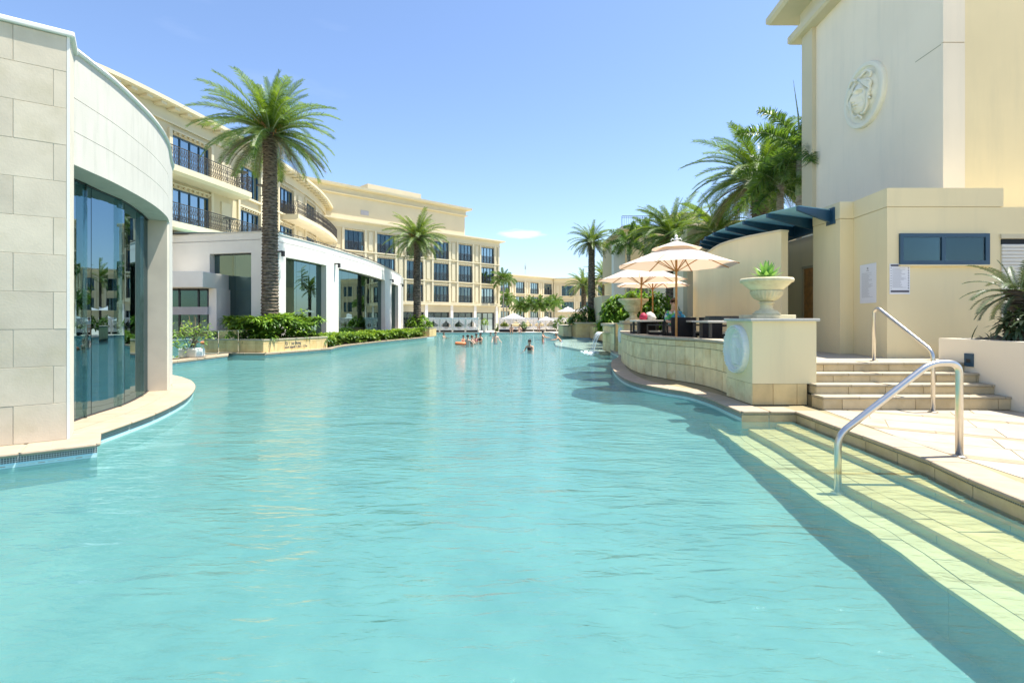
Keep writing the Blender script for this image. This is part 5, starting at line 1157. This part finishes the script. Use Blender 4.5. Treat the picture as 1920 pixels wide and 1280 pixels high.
tag(b.build('grass_tuft', 'cycad_leaf', None, org=(9, 9.2, 1.3)), 'dark strappy grass tufts between the rocks in the right planter', 'grass')

# ------------------------------------------------------------------ handrails
def rail(label, pts, r=.024, feet=()):
    t = thing('handrail', label, 'handrail', pts[0], 'steel handrails by the steps')
    P = [Vector(p) for p in pts]; out = [P[0]]
    for i in range(1, len(P)-1):
        a_, c_ = P[i-1]-P[i], P[i+1]-P[i]; rr = min(.14, a_.length*.4, c_.length*.4); s_ = P[i]+a_.normalized()*rr; e_ = P[i]+c_.normalized()*rr
        for k in range(9): q = k/8; out.append(s_*(1-q)**2+P[i]*2*q*(1-q)+e_*q*q)
    out.append(P[-1]); b = MB(); b.tube(out, r, 16); b.build('tube', 'steel', t, smooth=True)
    for p in (pts[0], pts[-1]): b = MB(); b.lathe([(.07, 0), (.07, .008), (.05, .016), (r, .018)], p, 20); b.build('base_flange', 'steel', t, smooth=False)
rail('near steel handrail running from the deck down into the water', [(5.04, 5.77, .2), (5.04, 5.77, 1.25), (4.72, 5.77, 1.25), (3.66, 5.75, .44), (3.66, 5.75, -.21)], .037)
rail('far steel handrail along the dry stone steps', [(6.99, 8.5, .2), (6.99, 8.5, 1.2), (7.0, 9.78, 1.95), (7.0, 9.9, 1.9), (7.0, 9.9, .925)], .031)

# ------------------------------------------------------------------ umbrellas
def umbrella(R=1.6, H=2.35, pole='wood', cloth='umbrella_cloth', label='', loc=(0, 0, 0), group='', rz=0, rise=.62):
    t = thing('umbrella', label, 'umbrella', (0, 0, 0), group)
    b = MB(); b.lathe([(.03, 0), (.03, H+rise+.05)], (0, 0, 0), 10); b.build('pole', pole, t, local=True)
    b = MB(); b.lathe([(.28, 0), (.28, .06), (.06, .09), (.05, .3)], (0, 0, 0), 16); b.build('base', 'iron', t, local=True)
    def canopy(R0, R1, z0, z1, sag, nn=8, rings=6):
        b = MB(); vs = []; fs = []
        for k in range(rings+1):
            f = k/rings; r = R0+(R1-R0)*f; 
            for j in range(nn*4):
                a_ = 2*PI*j/(nn*4); w_ = abs(math.sin(a_*nn/2)); rr = r*(1-.055*w_*f); z = z1+(z0-z1)*(f**.9)-sag*w_*math.sin(PI*f)*.6+sag*.35*w_*f
                vs.append((rr*math.cos(a_), rr*math.sin(a_), z))
        m_ = nn*4
        for k in range(rings):
            for j in range(m_): fs.append((k*m_+j, (k+1)*m_+j, (k+1)*m_+(j+1) % m_, k*m_+(j+1) % m_))
        b.mesh(vs, fs); return b
    canopy(.22*R, R, H, H+rise*.82, .05).build('canopy', cloth, t, smooth=False, local=True)
    canopy(.01, .42*R, H+rise*.74, H+rise*1.12, .02, rings=4).build('vent_cap', cloth, t, local=True)
    for k in range(8):
        a_ = 2*PI*k/8; b = MB(); b.beam((0, 0, H+rise*.95), (math.cos(a_)*R*.99, math.sin(a_)*R*.99, H-.005), .022); b.beam((0, 0, H-.15), (math.cos(a_)*R*.5, math.sin(a_)*R*.5, H+rise*.47), .018); b.build('rib', pole, t, local=True)
    b = MB(); b.lathe([(.05, 0), (.07, .04), (.03, .08), (.05, .12), (.01, .16)], (0, 0, H+rise*1.1), 8)
    for k in range(6): a_ = k*1.047; b.tube([(math.cos(a_)*.02, math.sin(a_)*.02, H+rise*1.12), (math.cos(a_)*.12, math.sin(a_)*.12, H+rise*1.2), (math.cos(a_)*.16, math.sin(a_)*.16, H+rise*1.1)], .008, 4)
    b.build('finial', 'pot_white', t, local=True)
    t.location = loc; t.rotation_euler.z = rz; return t
ug = 'cream parasols on the dining terrace'
u1 = umbrella(1.58, 2.22, label='largest cream parasol, nearest, over the dining terrace', loc=(4.38, 13.65, .92), group=ug, rz=.2)
c = copy_tree(u1); place(c, (4.42, 17.5, .92), .5, 'cream parasol just left behind the largest one', .96)
c = copy_tree(u1); place(c, (5.85, 21.3, .92), .1, 'cream parasol farthest back, low between the other two', .98)
fg = 'white parasols beyond the pool'
u2 = umbrella(1.9, 2.1, 'steel', 'curtain_cloth', 'white parasol far left of the cabana row', ((963-960)/960*62, 62, .12), fg, 0, .7); u2.scale = (.78,)*3
for px, yr, Y, lab, R in ((1024, 600, 62, 'white parasol over the right cabana row, middle of three', 16), (1052, 600, 66, 'small white parasol right of the cabana row', 15), (1065, 584, 56, 'taller white parasol before the distant block', 21), (1097, 583, 58, 'white parasol partly hidden by the centre palm', 22)):
    c = copy_tree(u2); k = R*Y/960/1.9; z = 1.75+(597-yr)*Y/960; place(c, ((px-960)/960*Y, Y, z-2.1*k), .2, lab, k)

# ------------------------------------------------------------------ dining furniture
def dining_chair(label):
    t = thing('wicker_chair', label, 'chair', (0, 0, 0), 'black wicker chairs on the terrace')
    b = MB(); vs = [(-.25, .18, .05), (.25, .18, .05), (.25, .25, .05), (-.25, .25, .05), (-.30, .26, .86), (.30, .26, .86), (.30, .32, .86), (-.30, .32, .86)]
    b.mesh(vs, [(3, 2, 1, 0), (4, 5, 6, 7), (0, 1, 5, 4), (1, 2, 6, 5), (2, 3, 7, 6), (3, 0, 4, 7)]); b.build('backrest', 'wicker', t, local=True)
    b = MB(); b.box(-.26, .26, -.28, .2, .34, .42); b.build('seat', 'wicker', t, local=True); b = MB(); b.box(-.24, .24, -.26, .16, .42, .47); b.build('cushion', 'cushion', t, local=True, bevel=.02)
    for s in (-1, 1):
        b = MB(); b.box(s*.28-.02, s*.28+.02, -.28, -.24, 0, .66); b.build('leg', 'iron', t, local=True)
        b = MB(); b.box(s*.28-.02, s*.28+.02, .2, .24, 0, .34); b.build('leg', 'iron', t, local=True)
        b = MB(); b.box(s*.28-.025, s*.28+.025, -.28, .24, .62, .66); b.box(s*.28-.015, s*.28+.015, -.26, .2, .04, .07); b.build('arm', 'iron', t, local=True)
    return t
ch = dining_chair('black wicker chair backing onto the wall in front of the seated man'); place(ch, (4.68, 14.3, .92), PI*.97)
for x, y, r, lab in ((4.15, 16.2, PI*1.1, 'black wicker chair at the far left end of the dining tables'), (4.85, 15.1, -.9, 'black wicker chair holding the man in the patterned shirt'), (5.35, 13.5, 2.4, 'black wicker chair with arm frame left of the plinth'), (5.2, 14.6, .4, 'black wicker chair between the two dining tables'), (6.0, 14.0, -1.3, 'black wicker chair at the right table under the curved wall'), (4.45, 15.4, -2.3, 'black wicker chair tucked beside the umbrella pole')):
    place(copy_tree(ch), (x, y, .92), r, lab)
def dining_table(label, x, y, w_, d_, rz=0):
    t = thing('dining_table', label, 'table', (0, 0, 0), 'dining tables on the terrace')
    b = MB(); b.box(-w_/2, w_/2, -d_/2, d_/2, .73, .78); b.build('table_top', 'table_top', t, local=True, bevel=.01)
    for sx in (-1, 1):
        for sy_ in (-1, 1): b = MB(); b.box(sx*(w_/2-.1)-.03, sx*(w_/2-.1)+.03, sy_*(d_/2-.1)-.03, sy_*(d_/2-.1)+.03, 0, .73); b.build('leg', 'iron', t, local=True)
    place(t, (x, y, .92), rz)
dining_table('pale topped table with red and white bags on it', 4.15, 15.6, .95, .8); dining_table('pale topped table left of the plinth', 5.2, 13.9, .9, .75); dining_table('dark-legged table nearest the plinth', 5.0, 12.3, .9, .8)
b = MB(); b.lathe([(.09, 0), (.12, .05), (.12, .14), (.06, .2), (.02, .23)], (3.98, 15.5, 1.70), 12); tag(b.build('red_bag', 'red_bag', None, smooth=True, org=(3.98, 15.5, 1.7)), 'small dark red bag on the left dining table', 'bag')
b = MB(); random.seed(61); b.lathe([(.13, 0), (.17, .06), (.15, .14), (.10, .2), (.03, .24)], (4.2, 15.55, 1.70), 12); o = b.build('crumpled_towel', 'grey_bag', None, smooth=True, org=(4.2, 15.55, 1.7)); tag(o, 'crumpled white and grey towel bundle beside the red bag', 'towel')
for v_ in o.data.vertices: v_.co += Vector((random.gauss(0, .018), random.gauss(0, .018), random.gauss(0, .012)))
o.data.update()

# ------------------------------------------------------------------ people
def skin_mesh(joints, edges, rad, name, m, parent, sub_=1, root=0, loc=False):
    me = bpy.data.meshes.new(name); bm = bmesh.new(); sk = bm.verts.layers.skin.verify(); vs = []
    for j, r in zip(joints, rad):
        v_ = bm.verts.new(j); v_[sk].radius = (r, r) if not isinstance(r, tuple) else r; vs.append(v_)
    vs[root][sk].use_root = True
    for a_, c_ in edges: bm.edges.new((vs[a_], vs[c_]))
    bm.to_mesh(me); bm.free(); o = bpy.data.objects.new(name, me); COL.objects.link(o)
    md = o.modifiers.new('skin', 'SKIN'); md.branch_smoothing = .6; s2 = o.modifiers.new('sub', 'SUBSURF'); s2.levels = sub_; s2.render_levels = sub_
    m2 = bpy.data.meshes.new_from_object(o.evaluated_get(bpy.context.evaluated_depsgraph_get())); bpy.data.objects.remove(o)
    m2.materials.clear(); m2.materials.append(MATS[m]); m2.polygons.foreach_set('use_smooth', [True]*len(m2.polygons)); m2.name = name
    o = bpy.data.objects.new(name, m2); COL.objects.link(o); o.parent = parent; return o
def person(label, loc, rz=0, pose='stand', skin='skin_tan', hair='hair_dark', wear='swim_black', top=None, sc=1, long_hair=False, lean=0, group='bathers in the pool'):
    t = thing('person', label, 'person', loc, group, rz); t.scale = (sc,)*3
    z = 0; hip = Vector((0, 0, .93)); f = Vector((0, -math.sin(lean), math.cos(lean)))
    B = lambda k: hip+f*k
    J = [hip, B(.2), B(.38), B(.50), B(.58)+Vector((0, -.02, 0)), B(.70)+Vector((0, -.025, 0))]; R_ = [(.155, .11), (.125, .09), (.16, .10), (.055, .055), (.075, .085), (.075, .085)]
    E = [(0, 1), (1, 2), (2, 3), (3, 4), (4, 5)]
    def add(p, par, r): J.append(Vector(p)); R_.append(r); E.append((par, len(J)-1)); return len(J)-1
    arms = {'stand': ((.25, -.02, -.24), (.27, -.12, -.45)), 'fold': ((.24, -.08, -.22), (.12, -.25, -.25)), 'wide': ((.25, -.07, -.22), (.32, -.25, -.34)), 'up': ((.30, -.1, -.05), (.28, -.3, .08)), 'sit': ((.23, -.12, -.24), (.17, -.36, -.26)), 'reach': ((.26, -.15, -.18), (.30, -.42, -.2))}[pose if pose in ('stand', 'fold', 'wide', 'up', 'sit', 'reach') else 'stand']
    sh_ = B(.44); hands = []
    for s in (-1, 1):
        i = add(sh_+Vector((s*.17, 0, 0)), 2, .055); el = add(sh_+Vector((s*arms[0][0], arms[0][1], arms[0][2])), i, .04); wr = add(sh_+Vector((s*arms[1][0], arms[1][1], arms[1][2])), el, .027)
        dh = (J[wr]-J[el]).normalized(); hd_ = add(J[wr]+dh*.07, wr, (.036, .02)); hands.append((J[wr]+dh*.06, dh, s))
    for s in (-1, 1):
        h_ = add(hip+Vector((s*.09, 0, -.06)), 0, .088)
        if pose in ('sit', 'squat'): kn = add(hip+Vector((s*.13, -.42, -.02)), h_, .062); an = add(hip+Vector((s*.13, -.42, -.42)), kn, .04); add(J[an]+Vector((0, -.13, -.03)), an, .035)
        else: kn = add(hip+Vector((s*.10, -.02, -.46)), h_, .058); an = add(hip+Vector((s*.11, .02, -.86)), kn, .038); add(J[an]+Vector((0, -.14, -.04)), an, .034)
    skin_mesh(J, E, R_, 'body', skin, t)
    b = MB()                                              # five fingers on each hand
    for p, d_, s in hands:
        sd2 = d_.cross(Vector((0, 0, 1))); sd2 = sd2.normalized() if sd2.length > .1 else Vector((1, 0, 0))
        for k in range(4): q0_ = p+sd2*(k-1.5)*.019; L_ = (.06, .075, .07, .055)[k]; b.tube([q0_, q0_+d_*(L_*.6+.02), q0_+d_*(L_+.01)+Vector((0, 0, -.02))], [.009, .008, .006], 5)
        b.tube([p-d_*.02-sd2*s*.03, p-sd2*s*.055+d_*.01, p-sd2*s*.06+d_*.035], [.011, .009, .007], 5)
    b.build('fingers', skin, t, local=True, smooth=True)
    hc = (J[4]+J[5])/2+Vector((0, 0, .02)); b = MB()
    for s in (-1, 1): b.lathe([(.002, -.008), (.012, 0), (.002, .008)], hc+Vector((s*.032, -.088, .005)), 6)
    b.build('eyes', 'hair_dark', t, local=True)
    b = MB(); b.mesh([hc+Vector(v_) for v_ in ((-.014, -.085, -.03), (.014, -.085, -.03), (0, -.115, -.028), (0, -.086, .02))], [(0, 1, 2), (1, 3, 2), (3, 0, 2)]); b.beam(hc+Vector((-.022, -.088, -.052)), hc+Vector((.022, -.088, -.052)), .008)
    for s in (-1, 1): b.lathe([(.006, -.03), (.016, 0), (.008, .03)], hc+Vector((s*.082, .005, -.005)), 6)
    b.build('face_features', skin, t, local=True)
    b = MB(); vs = []; rg = 7; sg_ = 14
    for i in range(rg+1):
        for j in range(sg_):
            a_ = 2*PI*j/sg_; th = PI*(.02+.62*i/rg*(1 if math.sin(a_) > -.2 else .55)); rr = 1.06+random.uniform(-.02, .03)
            vs.append(hc+Vector((math.cos(a_)*math.sin(th)*.092*rr, .012+math.sin(a_)*math.sin(th)*.102*rr, .03+math.cos(th)*.098*rr)))
    b.mesh(vs, [(i*sg_+j, i*sg_+(j+1) % sg_, (i+1)*sg_+(j+1) % sg_, (i+1)*sg_+j) for i in range(rg) for j in range(sg_)]+[tuple(range(sg_))])
    if long_hair: b.lathe([(.01, -.05), (.045, 0), (.05, .04), (.02, .08)], hc+Vector((0, .07, .08)), 10)
    b.build('hair', hair, t, local=True, smooth=True)
    nh = len(J)-8
    cj = [J[0], J[nh], J[nh+4], J[nh].lerp(J[nh+1], .45), J[nh+4].lerp(J[nh+5], .45), hip+f*.07]
    skin_mesh(cj, [(0, 1), (0, 2), (1, 3), (2, 4), (0, 5)], [(.17, .125), .105, .105, .09, .09, (.15, .115)], 'swimwear' if not top else 'shorts', wear, t)
    if top:
        ks = [0, 1, 2, 3, 6, 7, 10, 11]; idx = {k: n_ for n_, k in enumerate(ks)}; jj = [J[k] for k in ks]; jj[3] = J[2].lerp(J[3], .75); jj[5] = J[7]; jj[7] = J[11]
        skin_mesh(jj, [(0, 1), (1, 2), (2, 3), (2, 4), (4, 5), (2, 6), (6, 7)], [(.19, .14), (.16, .125), (.19, .13), (.075, .075), .078, .062, .078, .062], 'shirt', top, t)
    elif wear != 'swim_blue' and long_hair:
        skin_mesh([J[1]+Vector((0, 0, -.02)), J[1].lerp(J[2], .6), J[2]], [(0, 1), (1, 2)], [(.135, .10), (.165, .112), (.165, .108)], 'swim_top', wear, t)
    return t
DW = W-1.12                                               # pool tread level for standing bathers (they stand waist-deep)
def inpool(px, py, head=None): Y = (1.75-W)*960/(py-597); return ((px-960)/960*Y, Y)
x, y = inpool(993, 657); person('woman in dark swimsuit waist-deep in the middle of the pool, hair tied up', (x, y, W-1.12), -.5, 'wide', 'skin_tan', 'hair_dark', 'swim_black', long_hair=True, sc=1.0)
x, y = inpool(1018, 641); person('slim bather in pink swimsuit standing near the shallow shelf', (x, y, W-.75), 1.2, 'reach', 'skin_tan', 'hair_dark', 'swim_pink', sc=.92, long_hair=True)
x, y = inpool(1053, 640); person('bare-chested man bending forward on the shallow shelf', (x, y, W-.95), -1.6, 'reach', 'skin_tan', 'hair_brown', 'swim_blue', lean=.7)
x, y = inpool(929, 641.5); person('bare-chested man in the pool before the yellow hotel block', (x, y, W-.95), .3, 'wide', 'skin_pale', 'hair_brown', 'swim_blue')
x, y = inpool(877, 646.5); person('bare-backed adult beside the orange swim ring', (x, y, W-1.05), 2.6, 'reach', 'skin_pale', 'hair_dark', 'swim_blue', sc=1)
x, y = inpool(885, 646); person('long-haired adult right of the orange swim ring group', (x, y, W-1.10), 2.2, 'fold', 'skin_pale', 'hair_brown', 'swim_black', long_hair=True)
x, y = inpool(874, 645.5); rg_ = (x-.3, y+.1); person('child sitting in the orange swim ring', (x-.2, y+.1, W-.62), .8, 'wide', 'skin_tan', 'hair_dark', 'swim_blue', sc=.72)
x, y = inpool(893, 641.5); person('dark-haired bather left of the close pair', (x, y, W-1.08), .5, 'fold', 'skin_tan', 'hair_dark', 'swim_pink', long_hair=True)
x, y = inpool(901, 641.5); person('dark-haired bather right of the close pair', (x, y, W-1.05), -.8, 'fold', 'skin_tan', 'hair_dark', 'swim_black', long_hair=True)
x, y = inpool(832, 631.5); person('distant swimmer low in the water near the white cabanas', (x, y, W-1.3), 1.2, 'reach', 'skin_tan', 'hair_dark', 'swim_black')
x, y = inpool(920, 627.5); person('dark-haired swimmer with only head showing by the far edge', (x, y, W-1.42), 0, 'stand', 'skin_tan', 'hair_dark', 'swim_black')
sx = (959-960)/960*61; person('person sitting on the far pool edge, left of the two', (sx, 60.6, .12-.80), 0, 'sit', 'skin_tan', 'hair_dark', 'swim_black', group='people beyond the pool')
sx = (974-960)/960*61; person('person sitting on the far pool edge, right of the two', (sx, 60.6, .12-.80), .3, 'sit', 'skin_pale', 'hair_brown', 'swim_blue', group='people beyond the pool')
person('person in white standing before the right cabana row', ((1010-960)/960*61.5, 61.5, .12), 2.8, 'stand', 'skin_tan', 'hair_dark', 'cloth_white', 'cloth_white', group='people beyond the pool')
person('man in blue and green patterned shirt seated at the terrace table', (4.66, 14.75, .36), .1, 'sit', 'skin_tan', 'hair_brown', 'cushion', 'shirt', sc=1.15, group=None)
b = MB(); rgn = []; 
for i in range(25): a_ = 2*PI*i/24; rgn.append((rg_[0]+math.cos(a_)*.36, rg_[1]+math.sin(a_)*.36, W+.05))
b.tube(rgn, .12, 10); tag(b.build('swim_ring', 'ring_orange', None, smooth=True, org=(rg_[0], rg_[1], W)), 'orange inflatable swim ring round the child', 'swim ring')

# ------------------------------------------------------------------ cabanas
def curtain(b, x0, x1, y, z0, z1, tie=True, side=0):
    n = 8; m_ = 9; P = []
    for k in range(n+1):
        f = k/n; z = z1+(z0-z1)*f; g_ = (1-.82*math.exp(-((f-.62)/.22)**2)) if tie else 1
        c_ = x0 if side < 0 else x1 if side > 0 else (x0+x1)/2; row_ = []
        for j in range(m_+1): xx = x0+(x1-x0)*j/m_; row_.append((c_+(xx-c_)*g_, y+.04*math.sin(j*2.4), z))
        P.append(row_)
    for k in range(n):
        for j in range(m_): b.face([P[k][j], P[k][j+1], P[k+1][j+1], P[k+1][j]])
def cabana(label, x, y, z, w_=1.5, h_=1.7, rz=0, group=''):
    t = thing('cabana', label, 'cabana', (0, 0, 0), group)
    b = MB(); 
    for a_ in (-w_/2+.04, w_/2-.04):
        for c_ in (0, 1.7): b = MB(); b.box(a_-.04, a_+.04, c_-.04, c_+.04, 0, h_); b.build('post', 'white_paint', t, local=True)
    b = MB(); b.box(-w_/2, w_/2, -.05, 1.75, h_-.02, h_+.03); b.box(-w_/2, w_/2, -.06, -.04, h_-.18, h_-.02); b.build('canopy', 'far_cloth', t, local=True)
    for s in (-1, 1): b = MB(); curtain(b, -w_/2 if s < 0 else 0.02, -.02 if s < 0 else w_/2, -.03, .3, h_-.05, True, s); b.build('curtain', 'curtain_cloth', t, local=True)
    b = MB(); b.box(-w_/2+.06, w_/2-.06, .05, 1.65, .22, .38); b.build('mattress', 'far_cloth', t, local=True, bevel=.04)
    b = MB(); b.box(-w_/2+.05, w_/2-.05, 0, 1.65, .02, .22); b.build('bed_base', 'wicker', t, local=True)
    b = MB(); b.box(-w_/2+.1, w_/2-.1, 1.2, 1.5, .38, .62); b.build('cushions', 'far_cloth', t, local=True, bevel=.06)
    place(t, (x, y, z), rz); return t
cg = 'white curtained cabanas left of the glass doors'; c0 = cabana('white cabana nearest the second palm', (812-960)/960*60.6, 60.7, .12, group=cg)
for i, lab in enumerate(('second white cabana from the second palm', 'third white cabana from the second palm', 'fourth white cabana from the second palm, next to the tall white pot')): place(copy_tree(c0), ((812-960)/960*60.6+1.53*(i+1), 60.7, .12), 0, lab)
place(copy_tree(c0), ((812-960)/960*60.6-1.6, 61.0, .12), 0, 'white cabana half hidden behind the second palm planter')
c1 = copy_tree(c0); place(c1, ((946-960)/960*64, 64, .12), 0, 'white cabana at the left end of the right-hand row'); c1['group'] = 'white curtained cabanas before the distant block'
for i, lab in enumerate(('second cabana of the right-hand row', 'third cabana of the right-hand row, behind the sitting people', 'fourth cabana of the right-hand row', 'fifth cabana of the right-hand row, under the middle parasol', 'last cabana of the right-hand row, near the low wall')): place(copy_tree(c1), ((946-960)/960*64+1.45*(i+1), 64, .12), 0, lab)
fl = thing('long_lounger', 'low dark daybed platform before the right cabana row', 'daybed', ((955-960)/960*61.6, 62, .12)); x = (955-960)/960*61.6
b = MB(); b.box(x-1.2, x+.9, 61.6, 63, .12, .42); b.build('base', 'wicker', fl); b = MB(); b.box(x-1.15, x+.85, 61.65, 62.95, .42, .52); b.build('mattress', 'far_cloth', fl)
pt = thing('tall_planter', 'tall tapered white planter with green plant beside the cabanas', 'planter', ((909-960)/960*60.8, 60.8, .12)); x = (909-960)/960*60.8
b = MB(); b.lathe([(.22, 0), (.34, .95), (.30, .95), (.28, .85), (.05, .85)], (x, 60.8, .12), 4); b.build('pot', 'pot_white', pt)
random.seed(71); b = MB(); bush(b, (x, 60.8, 1.1), (.4, .4, .6), 30, .35, .08, 5); b.build('foliage', 'light_leaf', pt)
pt2 = thing('dark_planter', 'dark round planter with leafy plant before the right cabana row', 'planter', ((981-960)/960*62, 62, .12)); x = (981-960)/960*62
b = MB(); b.lathe([(.3, 0), (.4, .3), (.42, .55), (.36, .6), (.1, .55)], (x, 62, .12), 14); b.build('pot', 'wicker', pt2); b = MB(); bush(b, (x, 62, .7), (.5, .5, .7), 34, .4, .08, 5); b.build('foliage', 'feather_leaf', pt2)
shrub('mixed dark foliage behind the low wall left of the centre palm', (5.6, 54, .9), (1.3, .8, 1.2), 80, .4, .12, 'feather_leaf', 36)
b = MB(); b.box(9.5, 12, 25.6, 25.65, .92, 2.15); tag(b.build('white_screen', 'curtain_cloth', None, org=(10, 25.6, .92)), 'white cloth screen beyond the seated man', 'screen')
